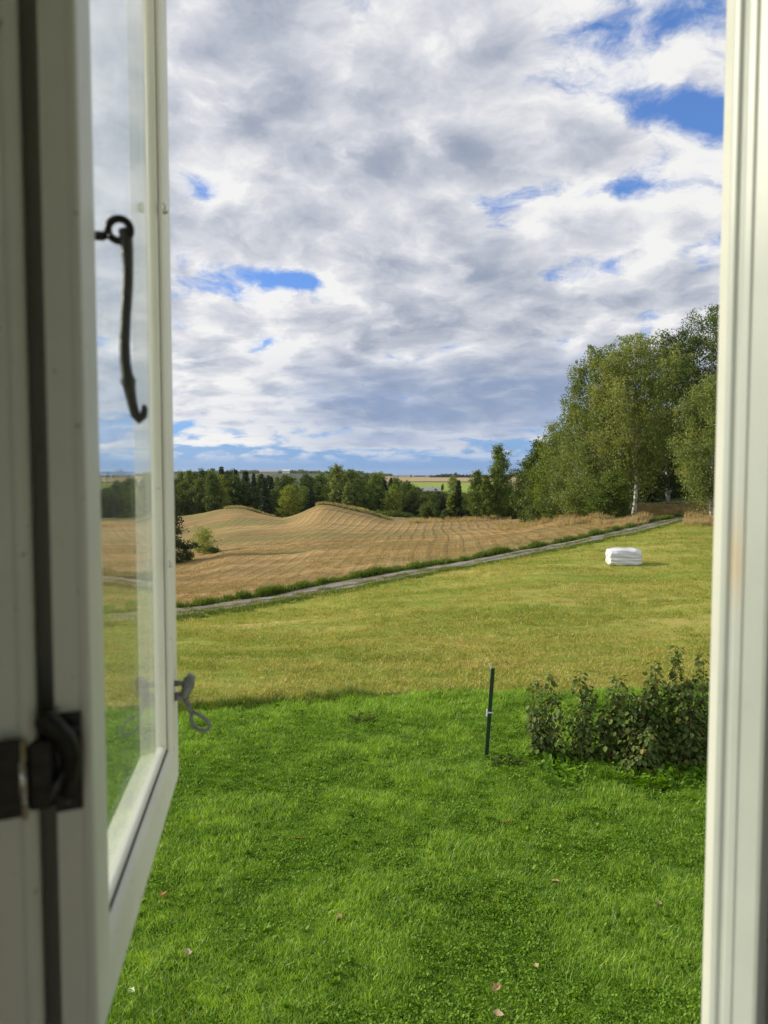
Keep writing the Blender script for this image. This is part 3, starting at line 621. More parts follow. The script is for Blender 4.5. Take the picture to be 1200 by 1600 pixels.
# ------------------------------------------------------------------ trees
def leaf_cloud(C, nrmdir, size, g, aspect=.62):
    """one small rhombic leaf (or spray) per centre"""
    n = len(C); a = g.normal(0, 1, (n, 3)) + nrmdir; a /= np.linalg.norm(a, axis=1)[:, None]
    b = np.cross(a, g.normal(0, 1, (n, 3))); b /= np.linalg.norm(b, axis=1)[:, None]
    s = (size * g.uniform(.6, 1.35, n))[:, None]; a = a * s; b = b * s * aspect
    V = np.stack([C - a * .5, C + b * .5, C + a * .5, C - b * .5], 1).reshape(-1, 3)
    return V, np.arange(n * 4).reshape(-1, 4)
def envelope(kind, t):
    if kind == 'birch': return np.clip(np.sin(np.pi * np.clip(t * .97 + .02, 0, 1) ** 1.12), 0, 1) ** .50
    if kind == 'spruce': return (1 - t) ** .85 * (.55 + .45 * np.clip(t * 8, 0, 1))
    if kind == 'column': return np.clip(np.sin(np.pi * np.clip(t, 0, 1) ** .6), 0, 1) ** .6
    return np.clip(1 - (2 * t - .9) ** 2 * .85, 0, 1) ** .55
def make_tree(kind, seed, H, Rad, nleaf, lsize, base=.16, lean=0.0):
    g = np.random.default_rng(seed); tr = MB()
    wob = [g.normal(0, .012 * H) for _ in range(4)]
    def axis(z): t = z / H; return np.array([lean * t * t * H + wob[0] * math.sin(3 * t + 1) + wob[1] * math.sin(7 * t) - wob[0] * math.sin(1), wob[2] * math.sin(4 * t), z])
    r0 = H * (.012 if kind in ('birch', 'column') else .014)
    tz = np.linspace(-.3 / H, .96, 9) * H
    tr.tube([axis(z) for z in tz], [max(.012, r0 * (1 - .93 * max(0, z) / H) * (1.25 if i == 0 else 1)) for i, z in enumerate(tz)], 8)
    nb = {'birch': 70, 'spruce': 100, 'broad': 56, 'column': 44, 'shrub': 34}[kind]
    C = []; Wt = []; lobes = g.uniform(.72, 1.18, 9); ph = g.uniform(0, 6.28)
    for i in range(nb):
        t = (i + g.uniform(0, 1)) / nb
        if kind != 'spruce': t = t ** .85
        a = i * 2.4 + g.uniform(-.5, .5); lob = lobes[int((a + ph) / 6.2832 * 9) % 9] * (lobes[(i // 4) % 9] ** .7)
        zt = H * (base + (1 - base) * t); rr = Rad * float(envelope(kind, t)) * lob * g.uniform(.8, 1.05)
        if kind == 'spruce':
            drop = rr * g.uniform(.18, .42); z0 = zt
        else:
            up = {'birch': .75, 'column': 1.3, 'broad': .6, 'shrub': .8}[kind]
            z0 = max(H * base * .55, zt - rr * up); drop = -(zt - z0)
        p0 = axis(z0); d = np.array([math.cos(a), math.sin(a), 0])
        p1 = axis(z0) + d * rr * .55 + np.array([0, 0, -drop * .62]); p2 = p0 + d * rr + np.array([0, 0, -drop])
        p2[2] = min(p2[2], H * .985)
        if rr > .25 * Rad or i % 2 == 0:
            rb = max(.010, r0 * .30 * (1 - t * .6)); tr.tube([p0, p0 * .45 + p1 * .55, p1, p2], [rb, rb * .7, rb * .5, rb * .15], 5, False)
        nc = max(3, int(3 + 8 * rr / Rad))
        for q in range(nc):
            s = .25 + .75 * (q + g.uniform(0, 1)) / nc
            c = (1 - s) ** 2 * p0 + 2 * s * (1 - s) * p1 + s * s * p2 + g.normal(0, .10 * Rad * (1 if kind != 'spruce' else .45), 3) * (1, 1, .8)
            C.append(c); Wt.append(.5 + s)
    C = np.array(C); Wt = np.array(Wt); Wt *= g.uniform(.25, 1.6, len(Wt)); Wt /= Wt.sum()
    idx = g.choice(len(C), nleaf, p=Wt)
    sg = Rad * {'birch': .095, 'spruce': .075, 'broad': .12, 'column': .12, 'shrub': .14}[kind]
    L = C[idx] + g.normal(0, 1, (nleaf, 3)) * sg * (1, 1, .55 if kind == 'spruce' else .75)
    if kind == 'birch':     # hanging strands
        st = g.integers(0, 14, nleaf); off = np.stack([np.sin(st * 2.4 + idx), np.cos(st * 2.4 + idx * 1.7), 0 * st], 1) * sg * 1.35 * ((st % 5) / 4.0 + .2)[:, None]
        dr = g.exponential(1.0, nleaf) * Rad * .13 * (.4 + 1.2 * (idx % 7) / 6)
        L = C[idx] + off + g.normal(0, .22, (nleaf, 3)) * sg; L[:, 2] -= np.minimum(dr, Rad * .65)
    L[:, 2] = np.maximum(L[:, 2], .15)
    nd = np.array([0, 0, -.9]) if kind == 'birch' else np.array([0, 0, .1])
    V, Fc = leaf_cloud(L, nd, lsize, g)
    crn = g.uniform(0, 1, len(C))
    rn = .5 * g.uniform(0, 1, nleaf) + .5 * crn[idx]
    cm = npmesh('crown', V, Fc, False, [('rnd', 'FACE', 'FLOAT', rn)])
    tm = pymesh('trunk', tr.V, tr.F, True)
    return tm, cm
def place_tree(name, label, tm, cm, bmat, lmat, p, s=(1, 1, 1), rz=0, group=None, cat='tree'):
    e = empty(name, p, rz, label, cat, group); e.scale = s
    if not tm.materials: tm.materials.append(bmat)
    if not cm.materials: cm.materials.append(lmat)
    link('trunk', tm, None, e); link('crown', cm, None, e); return e

# near birches on the right
def near(name, label, kind, px, D, toprow, rad, nleaf, ls, lm, bm, seed, base=.16, lean=0.0, rz=None, cat='tree', sink=0.0):
    p = at(px, D); H = height_to(toprow, D, p.z)
    tm, cm = make_tree(kind, seed, H, rad, int(nleaf * (2.5 if kind == 'birch' else 1.7)), ls * (.86 if kind == 'birch' else .95), base, lean)
    return place_tree(name, label, tm, cm, M[bm], M[lm], p - Vector((0, 0, sink)), rz=(seed * 1.3) if rz is None else rz)
near('birch_tree', 'tall birch with white trunk standing where the track meets the wood', 'birch', 990, 69, 520, 4.9, 21000, .21, 'birch_leaf', 'birch_bark', 11, .24, .0, 0)
near('birch_tree', 'tall pale birch with a crown leaning left beside the white trunked birch', 'birch', 938, 73, 540, 4.6, 19000, .21, 'birch_leaf', 'birch_bark', 12, .10, -.02, 0)
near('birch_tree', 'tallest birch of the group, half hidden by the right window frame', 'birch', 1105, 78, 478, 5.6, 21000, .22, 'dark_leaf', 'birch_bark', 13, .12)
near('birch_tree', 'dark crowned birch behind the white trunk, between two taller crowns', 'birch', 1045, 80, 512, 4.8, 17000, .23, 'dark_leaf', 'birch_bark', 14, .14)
near('birch_tree', 'drooping olive birch in front of the right window frame beside dry grass', 'birch', 1112, 62, 585, 3.9, 21000, .19, 'birch_leaf', 'birch_bark', 15, .20)
near('birch_tree', 'medium birch with yellow tints at the left shoulder of the big birches', 'birch', 900, 80, 628, 4.2, 12000, .22, 'birch_leaf', 'birch_bark', 16, .05)
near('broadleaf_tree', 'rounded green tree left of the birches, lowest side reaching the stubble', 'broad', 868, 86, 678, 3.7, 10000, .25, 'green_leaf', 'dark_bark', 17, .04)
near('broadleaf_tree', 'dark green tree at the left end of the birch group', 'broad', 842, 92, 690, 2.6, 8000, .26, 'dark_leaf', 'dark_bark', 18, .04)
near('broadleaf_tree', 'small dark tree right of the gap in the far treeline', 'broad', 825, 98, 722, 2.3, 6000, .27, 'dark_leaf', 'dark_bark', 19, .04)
near('hazel_bush', 'bright green leafy bush at the foot of the white trunked birch', 'shrub', 955, 67, 742, 2.1, 11000, .17, 'green_leaf', 'dark_bark', 20, .02, cat='bush')
near('hazel_bush', 'olive bush on the stubble rim left of the bright green bush', 'shrub', 915, 76, 745, 2.8, 8000, .20, 'birch_leaf', 'dark_bark', 21, .02, cat='bush')
near('hazel_bush', 'dark bush under the birch group above the stubble edge', 'shrub', 880, 84, 755, 2.6, 7000, .22, 'dark_leaf', 'dark_bark', 22, .02, cat='bush')
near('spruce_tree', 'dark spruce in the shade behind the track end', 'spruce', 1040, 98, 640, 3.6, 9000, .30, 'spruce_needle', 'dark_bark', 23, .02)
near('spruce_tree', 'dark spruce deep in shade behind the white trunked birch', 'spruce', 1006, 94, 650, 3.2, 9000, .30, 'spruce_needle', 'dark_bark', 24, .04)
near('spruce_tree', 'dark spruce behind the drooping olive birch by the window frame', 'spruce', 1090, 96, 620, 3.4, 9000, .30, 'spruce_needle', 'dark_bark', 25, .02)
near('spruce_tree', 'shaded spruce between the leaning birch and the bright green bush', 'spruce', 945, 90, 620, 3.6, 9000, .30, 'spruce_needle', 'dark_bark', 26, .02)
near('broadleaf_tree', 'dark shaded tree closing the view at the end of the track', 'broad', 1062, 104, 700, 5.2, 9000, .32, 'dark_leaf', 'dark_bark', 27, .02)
# midground group on the far rim of the stubble
near('birch_tree', 'tall slender birch of the small group on the stubble rim', 'column', 780, 124, 696, 2.6, 9000, .26, 'green_leaf', 'birch_bark', 31, .10, .01)
near('birch_tree', 'shorter birch left of the slender birch on the stubble rim', 'column', 744, 124, 735, 1.8, 5000, .25, 'green_leaf', 'birch_bark', 32, .14)
near('birch_tree', 'thin birch between the slender birch and its shorter neighbour', 'column', 760, 122, 742, 1.5, 4000, .25, 'green_leaf', 'birch_bark', 33, .14)
near('broadleaf_tree', 'dark low tree right of the slender birch', 'broad', 796, 128, 760, 2.4, 5000, .28, 'dark_leaf', 'dark_bark', 34, .03)
near('spruce_tree', 'small dark spruce left of the birches on the stubble rim', 'spruce', 716, 128, 752, 1.7, 4500, .28, 'spruce_needle', 'dark_bark', 35, .02)
near('broadleaf_tree', 'small yellow green tree beside the dark spruce', 'column', 706, 128, 772, 1.2, 2600, .25, 'yellow_leaf', 'dark_bark', 36, .03)
near('round_bush', 'round brownish bush standing alone beyond the stubble', 'broad', 670, 138, 786, 2.2, 2600, .28, 'dark_leaf', 'dark_bark', 37, .05, cat='bush')
near('low_bush', 'low dark bush left of the small spruce', 'shrub', 698, 126, 797, 1.3, 1800, .26, 'dark_leaf', 'dark_bark', 38, .02, cat='bush')
for k, (px, D, tp, rd) in enumerate([(573, 158, 801, 1.9), (588, 157, 799, 2.0), (603, 160, 801, 2.0), (618, 161, 800, 1.9), (633, 163, 803, 1.8)]):
    nm = ['leftmost low bush of the scrub row in the hollow beyond the stubble', 'second bush from the left in the scrub row in the hollow', 'middle bush of the scrub row in the hollow', 'fourth bush from the left in the scrub row in the hollow', 'rightmost low bush of the scrub row in the hollow'][k]
    near('low_bush', nm, 'shrub', px, D, tp, rd, 1800, .28, 'dark_leaf', 'dark_bark', 140 + k, .02, cat='bush')
# left: pine branch tree and small bush
near('pine_tree', 'dark pine at the left with its boughs poking out past the window sash', 'spruce', 254, 66, 745, 3.2, 7000, .22, 'spruce_needle', 'dark_bark', 41, .08)
near('willow_bush', 'sparse olive bush beside the dark pine on the stubble', 'shrub', 318, 73, 824, 1.35, 1500, .17, 'birch_leaf', 'dark_bark', 42, .10, cat='bush')
near('low_bush', 'little dark bush right of the sparse olive bush', 'shrub', 334, 72, 856, .75, 700, .15, 'dark_leaf', 'dark_bark', 43, .02, cat='bush')
near('low_bush', 'little dark bush at the foot of the pine beside the sash', 'shrub', 290, 68, 858, .8, 700, .15, 'dark_leaf', 'dark_bark', 44, .02, cat='bush')

# forest edge beyond the hills
protos = {}
for kd, mk, lm, bm, n in (('spruce', 'spruce', 'spruce_needle', 'dark_bark', 3), ('broad', 'dark', 'dark_leaf', 'dark_bark', 3), ('broad', 'green', 'green_leaf', 'dark_bark', 3), ('column', 'birch', 'birch_leaf', 'birch_bark', 3), ('broad', 'yellow', 'yellow_leaf', 'dark_bark', 1)):
    protos[mk] = [(make_tree(kd, 200 + 17 * i + len(mk), 14, {'spruce': 3.0, 'birch': 2.6}.get(mk, 4.0), 6500, .50, .03 if kd != 'column' else .10), M[bm], M[lm]) for i in range(n)]
ORD = ['first', 'second', 'third', 'fourth', 'fifth', 'sixth', 'seventh', 'eighth', 'ninth', 'tenth', 'eleventh', 'twelfth', 'thirteenth', 'fourteenth', 'fifteenth', 'sixteenth', 'seventeenth', 'eighteenth', 'nineteenth', 'twentieth'] + ['twenty-' + w for w in ('first', 'second', 'third', 'fourth', 'fifth', 'sixth', 'seventh', 'eighth', 'ninth')] + ['thirtieth'] + ['thirty-' + w for w in ('first', 'second', 'third', 'fourth', 'fifth', 'sixth', 'seventh', 'eighth', 'ninth')]
skyline = [(100, 738), (180, 737), (283, 738), (300, 736), (330, 735), (345, 731), (380, 735), (420, 742), (470, 744), (500, 742), (525, 728), (560, 738), (600, 741), (625, 750), (645, 760), (665, 767), (690, 769), (735, 770), (800, 772), (900, 776)]
tl = []
g = np.random.default_rng(99)
def kinds_at(px, row):
    if row == 'back': return g.choice(['spruce', 'dark', 'birch', 'green'], p=[.55, .25, .1, .1]) if px < 470 else g.choice(['dark', 'green', 'spruce'], p=[.5, .4, .1])
    if px < 420: return g.choice(['spruce', 'dark', 'green', 'yellow'], p=[.42, .33, .20, .05])
    return g.choice(['green', 'dark', 'birch', 'spruce'], p=[.34, .34, .22, .10])
for px in np.arange(120, 655, 12.5): tl.append((px + g.uniform(-4, 4), 232 + g.uniform(-12, 10), 'back', 0))
for px in np.arange(126, 790, 14.5): tl.append((px + g.uniform(-4, 4), 205 + g.uniform(-9, 9), 'front', g.uniform(2, 22) if px < 640 else g.uniform(0, 6)))
fixed = [(345, 213, 'yellow', 744), (452, 196, 'yellow', 760), (527, 206, 'birch', 727), (538, 208, 'birch', 742), (425, 214, 'spruce', 746), (408, 212, 'spruce', 741), (386, 214, 'spruce', 737), (332, 240, 'spruce', 733), (346, 240, 'spruce', 730), (480, 220, 'dark', 742), (612, 200, 'yellow', 765)]
rows = []
for px, D, row, low in tl:
    tp = np.interp(px, [a for a, b in skyline], [b for a, b in skyline]) + low + g.uniform(0, 4); rows.append((px, D, kinds_at(px, row), tp, row))
for px in np.arange(622, 800, 10.5): tl2 = rows.append((px + g.uniform(-3, 3), 222 + g.uniform(-10, 10), g.choice(['dark', 'green'], p=[.5, .5]), np.interp(px, [a for a, b in skyline], [b for a, b in skyline]) + g.uniform(-1, 3), 'back'))
for px, D, kd, tp in fixed: rows.append((px, D, kd, tp, 'tall'))
rows.sort(); cnt = {}
desc = {'spruce': 'dark pointed spruce', 'dark': 'dark green leafy tree', 'green': 'mid green leafy tree', 'birch': 'slim pale birch', 'yellow': 'yellow green leafy tree'}
nmk = {'spruce': 'spruce_tree', 'dark': 'broadleaf_tree', 'green': 'broadleaf_tree', 'birch': 'birch_tree', 'yellow': 'broadleaf_tree'}
for px, D, kd, tp, row in rows:
    p = at(px, D); H = height_to(tp, D, p.z); H = max(H, 3.0); (tm, cm), bm, lm = protos[kd][int(g.integers(0, len(protos[kd])))]
    key = (kd, row); i = cnt.get(key, 0); cnt[key] = i + 1
    where = {'back': 'in the back row of the far wood', 'front': 'in the front row of the far wood', 'tall': 'standing out in the far wood'}[row]
    sx = (H / 14) ** .6 * g.uniform(.8, 1.1)
    place_tree(nmk[kd], '%s %s, %s such from left' % (desc[kd], where, ORD[i]), tm, cm, bm, lm, p, (sx, sx, H / 14), g.uniform(0, 6.28), 'trees of the wood beyond the hills')

# far things along the horizon
def mass(name, label, spots, size, lm, seed):
    g = np.random.default_rng(seed); C = []
    for px, D, tp, wpx in spots:
        p = at(px, D); H = max(1.5, height_to(tp, D, p.z)); wd = wpx / 1110 * D
        n = int(60 + wpx * 22)
        q = g.uniform(-1, 1, (n, 3)); q[:, 2] = g.uniform(0, 1, n)
        env = np.sqrt(np.clip(1 - q[:, 0] ** 2, 0, 1)) * .35 + .65 + vnoise(q[:, 0] * 9 + px, q[:, 0] * 0 + D, 1, seed) * .7
        C.append(np.stack([p.x + q[:, 0] * wd, p.y + q[:, 1] * min(wd, 60) * .5, p.z + q[:, 2] * H * env], 1))
    C = np.concatenate(C); V, Fc = leaf_cloud(C, np.zeros(3), size, g)
    o = link(name, npmesh(name, V, Fc, False, [('rnd', 'FACE', 'FLOAT', g.uniform(0, 1, len(C)))]), M[lm]); return tag(o, label, kind='stuff')
mass('distant_forest', 'far off forest along the ridge behind the left wood', [(px, 2450, 737.5 + abs(px - 430) * .014 + 2.0 * math.sin(px * .09), 30) for px in range(120, 600, 22)], 11, 'dark_leaf', 5)
mass('distant_woods', 'dark wooded hill on the horizon left of the birches', [(705, 1650, 740.5, 16), (690, 1700, 743, 18), (728, 1600, 742.5, 16), (750, 1900, 744, 26), (800, 2000, 743, 30), (656, 2100, 744.5, 8)], 5, 'spruce_needle', 6)
mass('field_hedge', 'dark hedge band below the distant pale fields', [(690, 460, 768, 28), (740, 470, 768, 30), (800, 480, 767, 40), (640, 470, 771, 20)], 1.6, 'dark_leaf', 7)
# single far trees
for k, (px, D, tp, kd, lb) in enumerate([(708, 620, 743, 'yellow', 'bright yellow green round tree on the distant fields'), (692, 640, 756, 'dark', 'small brown tree on the distant field'), (676, 560, 760, 'spruce', 'tiny dark spruce beside the distant green meadow'),
                                      (642, 1500, 741, 'dark', 'tiny lone tree on the distant field horizon'), (622, 1500, 742, 'birch', 'tiny bare tree near the horizon left of the lone tree'), (690, 600, 758, 'spruce', 'tiny spruce left of the bright round tree')]):
    p = at(px, D); H = max(2, height_to(tp, D, p.z)); (tm, cm), bm, lm = protos[kd][0]; sx = H / 14 * (1.15 if k == 0 else .8)
    place_tree(nmk[kd], lb, tm, cm, bm, lm, p, (sx, sx, H / 14), k * 1.1)
def patch(name, label, px0, px1, D0, D1, col):
    m, N = mat(name + '_ground'); pos = N.n('ShaderNodeNewGeometry').outputs['Position']
    principled(N, N.mix(N.noise(pos, .05, 4), col, tuple(c * .75 for c in col)), .9, spec=.1)
    a = np.linspace(px0, px1, 24); b = np.linspace(D0, D1, 14); A, B = np.meshgrid(a, b); X = (A - 600) / 1110 * B; Z = ground_z(X.ravel(), B.ravel()) + .6
    i = np.arange(13)[:, None] * 24 + np.arange(23)[None]; Fc = np.stack([i, i + 1, i + 25, i + 24], -1).reshape(-1, 4)
    tag(link(name, npmesh(name, np.stack([X.ravel(), B.ravel(), Z], 1), Fc), m), label, kind='structure')
patch('distant_meadow', 'sunny green meadow among the distant fields', 630, 790, 560, 820, (.26, .34, .06))
patch('distant_stubble', 'pale brown distant field below the horizon', 590, 900, 860, 1480, (.40, .31, .17))
def far_house(name, label, px, D, w, d, h, rh, wallc, roofc, rz=0):
    p = at(px, D); e = empty(name, p, rz, label, 'house' if w < 30 else 'barn')
    m1 = simple(name + '_wall', wallc, .8); m2 = simple(name + '_roof', roofc, .6)
    b = MB(); b.box((0, 0, h / 2 - .5), (w / 2, d / 2, h / 2 + .5)); b.add([(-w / 2, -d / 2, h + .002), (-w / 2, d / 2, h + .002), (-w / 2, 0, h + rh - .3), (w / 2, -d / 2, h + .002), (w / 2, d / 2, h + .002), (w / 2, 0, h + rh - .3)], [(0, 2, 1), (3, 4, 5)]); b.build('wall', m1, e)
    r = MB(); t = .35; o_ = .8
    for s in (-1, 1):
        V = [(-w / 2 - o_, s * (d / 2 + o_), h - .3), (w / 2 + o_, s * (d / 2 + o_), h - .3), (w / 2 + o_, 0, h + rh), (-w / 2 - o_, 0, h + rh)]
        V += [(x, y, z - t) for x, y, z in V]; r.add(V, [(0, 1, 2, 3), (7, 6, 5, 4), (0, 4, 5, 1), (1, 5, 6, 2), (3, 2, 6, 7), (0, 3, 7, 4)])
    r.build('roof', m2, e)
    for k in range(max(2, int(w / 5))):
        q = MB(); q.box((-w / 2 + (k + .5) * w / max(2, int(w / 5)), -d / 2 - .03, h * .55), (.6, .03, .6)); q.build('window', M['dark_gap'], e)
far_house('barn', 'long grey roofed barn below the distant green meadow', 671, 545, 15, 8, 3.6, 2.6, (.25, .22, .2), (.34, .34, .36), .25)
far_house('farmhouse', 'long pale roofed farm building on the horizon behind the left wood', 420, 2350, 60, 18, 7, 6, (.5, .45, .4), (.45, .45, .47), .1)
far_house('farmhouse', 'small white farmhouse on the horizon behind the left wood', 447, 2340, 24, 16, 9, 4, (.8, .8, .78), (.7, .7, .7), .1)
far_house('shed', 'white painted shed glimpsed between trunks at the track end', 1023, 96, 1.3, 1.6, 1.6, .5, (.75, .75, .76), (.2, .2, .2), .3)

# ------------------------------------------------------------------ wrapped bale
def bale():
    p = at(974, 36.2); e = empty('wrapped_bale', p, R(-3), 'white plastic wrapped hay bale lying on the mown field', 'hay bale')
    import bmesh
    bm = bmesh.new(); bmesh.ops.create_cube(bm, size=1); bmesh.ops.subdivide_edges(bm, edges=bm.edges[:], cuts=27, use_grid_fill=True)
    for v in bm.verts:
        x, y, z = v.co * 2
        # rounded block, tapering at the ends, sagging middle
        k = 1 - .16 * max(0, abs(x) - .62) / .38 - .02 * math.sin(7 * x)
        L = (abs(y) ** 5 + abs(z) ** 5 + 1e-9) ** (1 / 5); f = max(abs(y), abs(z)) / L
        yy, z2 = y * f, z * f
        groove = .085 * math.exp(-((z + .02 + .05 * math.sin(3 * x)) / .085) ** 2) + .05 * math.exp(-((z + .42 - .05 * x) / .07) ** 2) + .015 * math.exp(-((z - .30 + .08 * x) / .07) ** 2)
        yy *= (1 - groove) * (1 + .02 * math.sin(9 * z + 4 * x)); xl = x * (1 - .05 * abs(z2) ** 4 - .06 * abs(yy) ** 3 - .02 * math.sin(6 * z + 3 * y))
        v.co = (xl * .83, yy * .58 * k, z2 * .45 * k + .44)
    me = bpy.data.meshes.new('wrap'); bm.to_mesh(me); bm.free(); me.polygons.foreach_set('use_smooth', [True] * len(me.polygons))
    link('wrap', me, M['wrap'], e)
    for s in (-1, 1):   # loose folds of film at both ends
        f = MB()
        for q in range(5):
            a = q * 1.25 + .4; f.tube([(s * .80, .28 * math.cos(a), .44 + .2 * math.sin(a)), (s * .835, .14 * math.cos(a + .2), .44 + .1 * math.sin(a + .2)), (s * .825, 0, .44)], [.008, .022, .01], 6)
        f.build('film_fold', M['wrap'], e, True)
bale()

# ------------------------------------------------------------------ green fence stake
def stake():
    b = at(760, 9.86); t = Vector((b.x + .085, b.y + .02, 1.262)); ax = (t - b).normalized(); X = Vector((1, 0, 0)); X = (X - ax * X.dot(ax)).normalized(); Y = ax.cross(X)
    e = empty('fence_stake', b, 0, 'dark green metal stake standing in the lawn near its edge', 'stake')
    L = (t - b).length; c = ax * (L / 2 - .05)
    p = MB(); p.box(c - Y * .010, (.026, .003, L / 2 + .05), [X, Y, ax]); p.box(c + X * .0235 + Y * .006, (.0028, .016, L / 2 + .05), [X, Y, ax]); p.box(c - X * .0235 + Y * .006, (.0028, .016, L / 2 + .05), [X, Y, ax]); p.build('profile_post', M['post_green'], e)
    for h in (1.16, .96, .38, .20): q = MB(); q.box(ax * h - Y * .0145, (.010, .002, .016), [X, Y, ax]); q.build('slot_hook', M['post_green'], e)
    q = MB(); q.box(ax * (L + .012) - X * .032 - Y * .005, (.009, .006, .055), [(X + ax * .45).normalized(), Y, (ax - X * .45).normalized()]); q.build('top_clip', M['white_plastic'], e, bevel=.002)
    q = MB(); q.box(ax * (L * .50) - X * .040 - Y * .012, (.010, .012, .048), [X, Y, ax]); q.box(ax * (L * .50 + .005) + Y * -.017, (.042, .003, .010), [X, Y, ax]); q.build('wire_clip', M['white_plastic'], e, bevel=.002)
stake()

# ------------------------------------------------------------------ raspberry canes
def raspberry(label, px, D, toprow, rad, ncane, nleaf, seed, lean=0, red=False):
    g = np.random.default_rng(seed); p = at(px, D); H = height_to(toprow, D, p.z); nleaf = int(nleaf * 1.7)
    e = empty('raspberry_bush', p, 0, label, 'bush', 'raspberry bushes on the lawn'); st = MB(); C = []; Dn = []
    for k in range(ncane):
        a = g.uniform(0, 6.283); r = rad * .45 * math.sqrt(g.uniform()); h = H * (1 if k == 0 else g.uniform(.42, .93)); b = g.uniform(0, 6.283); sp = rad * g.uniform(.2, .75)
        p0 = np.array([r * math.cos(a), r * math.sin(a), -.05]); p3 = p0 + np.array([sp * math.cos(b), sp * math.sin(b) * .7, h]); 
        if k == 0: p3 = np.array([lean, 0, H])
        p1 = p0 * .7 + p3 * .3 + np.array([0, 0, h * .08]) + g.normal(0, .03, 3); p2 = p0 * .3 + p3 * .7 + np.array([0, 0, h * .06]) + g.normal(0, .04, 3)
        st.tube([p0, p1, p2, p3], [.0075, .0065, .0045, .002], 5, False)
        m = int(nleaf / ncane * (h / H) * 1.4)
        s = g.beta(1.15, 1.05, m); P_ = (1 - s)[:, None] ** 3 * p0 + (3 * s * (1 - s) ** 2)[:, None] * p1 + (3 * s * s * (1 - s))[:, None] * p2 + (s ** 3)[:, None] * p3
        aa = g.uniform(0, 6.283, m); out = np.stack([np.cos(aa), np.sin(aa), g.normal(-.15, .25, m)], 1)
        ll = g.uniform(.02, .17, m) * (1.15 - .75 * s)
        C.append(P_ + out * ll[:, None]); Dn.append(out)
        for q in range(6):     # side shoots
            s_ = g.uniform(.3, .9); Q = (1 - s_) ** 3 * p0 + 3 * s_ * (1 - s_) ** 2 * p1 + 3 * s_ * s_ * (1 - s_) * p2 + s_ ** 3 * p3; A = g.uniform(0, 6.283); st.tube([Q, Q + np.array([math.cos(A) * .07, math.sin(A) * .07, .03]), Q + np.array([math.cos(A) * .14, math.sin(A) * .14, .0])], [.003, .002, .001], 4, False)
    C = np.concatenate(C); O = np.concatenate(Dn); n = len(C)
    V = []; s = (g.uniform(.030, .098, n))[:, None]
    yv = O + np.stack([0 * s[:, 0], 0 * s[:, 0], -g.uniform(.1, .9, n)], 1); yv /= np.linalg.norm(yv, axis=1)[:, None]
    xv = np.cross(yv, np.array([0, 0, 1.]) + g.normal(0, .35, (n, 3))); xv /= np.linalg.norm(xv, axis=1)[:, None]; zv = np.cross(xv, yv)
    q = LEAF * (1.15, 1, 1.6)
    V = (C[:, None, :] + s[:, :, None] * (q[None, :, 0:1] * xv[:, None] + q[None, :, 1:2] * yv[:, None] + q[None, :, 2:3] * zv[:, None])).reshape(-1, 3)
    Fb = (np.arange(n) * 6)[:, None]; Fc = np.concatenate([Fb + np.array(LEAF_F[0]), Fb + np.array(LEAF_F[1])]); rn = g.uniform(0, 1, n); rn = np.where((g.uniform(0, 1, n) < .06), 1.35, rn)
    if red: rn = np.where((C[:, 2] > H * .75) & (g.uniform(0, 1, n) < .25), 1.5, rn)
    link('foliage', npmesh('foliage', V, Fc, False, [('rnd', 'FACE', 'FLOAT', np.concatenate([rn, rn]))]), M['berry_leaf'], e)
    st.build('canes', M['cane'], e, True)
raspberry('leftmost raspberry bush, rounded and nearest the green stake', 858, 9.80, 1050, .36, 13, 800, 1)
raspberry('narrow raspberry shoot with a tall leafy spike, second from the left', 908, 9.75, 1048, .24, 7, 480, 2, -.05)
raspberry('middle raspberry bush with an open loose top', 962, 9.70, 1054, .34, 12, 800, 3, .02)
raspberry('raspberry bush with reddish tip leaves, left of the tallest one', 1012, 9.65, 1046, .36, 14, 900, 4, .0, True)
raspberry('tallest raspberry bush with one high spray beside the window frame', 1052, 9.55, 1008, .36, 15, 1050, 5, .0)
raspberry('raspberry bush against the right window frame, darkest of the row', 1090, 9.50, 1020, .38, 15, 1000, 6, .05)
raspberry('low raspberry thicket at the foot of the reddish tipped bush', 985, 9.45, 1110, .45, 13, 800, 7)
# weeds under the canes and a tuft on the lawn
xx = rng.uniform(2.1, 4.7, 520); yy = rng.uniform(8.75, 9.9, 520); k = rng.uniform(0, 1, 520) < np.clip((yy - 8.5), .25, 1); xx, yy = xx[k], yy[k]
scatter('ground_ivy', pts3(xx, yy, .02), [(rosette('ivy_tuft', 12, .075, .7, 80 + s, .07), M['clover_leaf']) for s in range(3)], 'leafy weeds spreading under the raspberry bushes', rng.uniform(.6, 1.6, len(xx)), tilt=.3)
tuft_proto = rosette('foliage', 60, .09, .9, 91, .16)
def tuft(px, D, s, label, nm='weed_clump'):
    o = link(nm, tuft_proto, M['dark_leaf'] if s > .99 else None); o.location = at(px, D); o.scale = (s * 1.4, s, s); tag(o, label, 'plant')
tuft(570, 11.3, 1.0, 'dark low clump of weeds in the lawn near its far edge')
tuft(792, 9.6, .95, 'leafy clump of weeds growing right of the green stake foot')

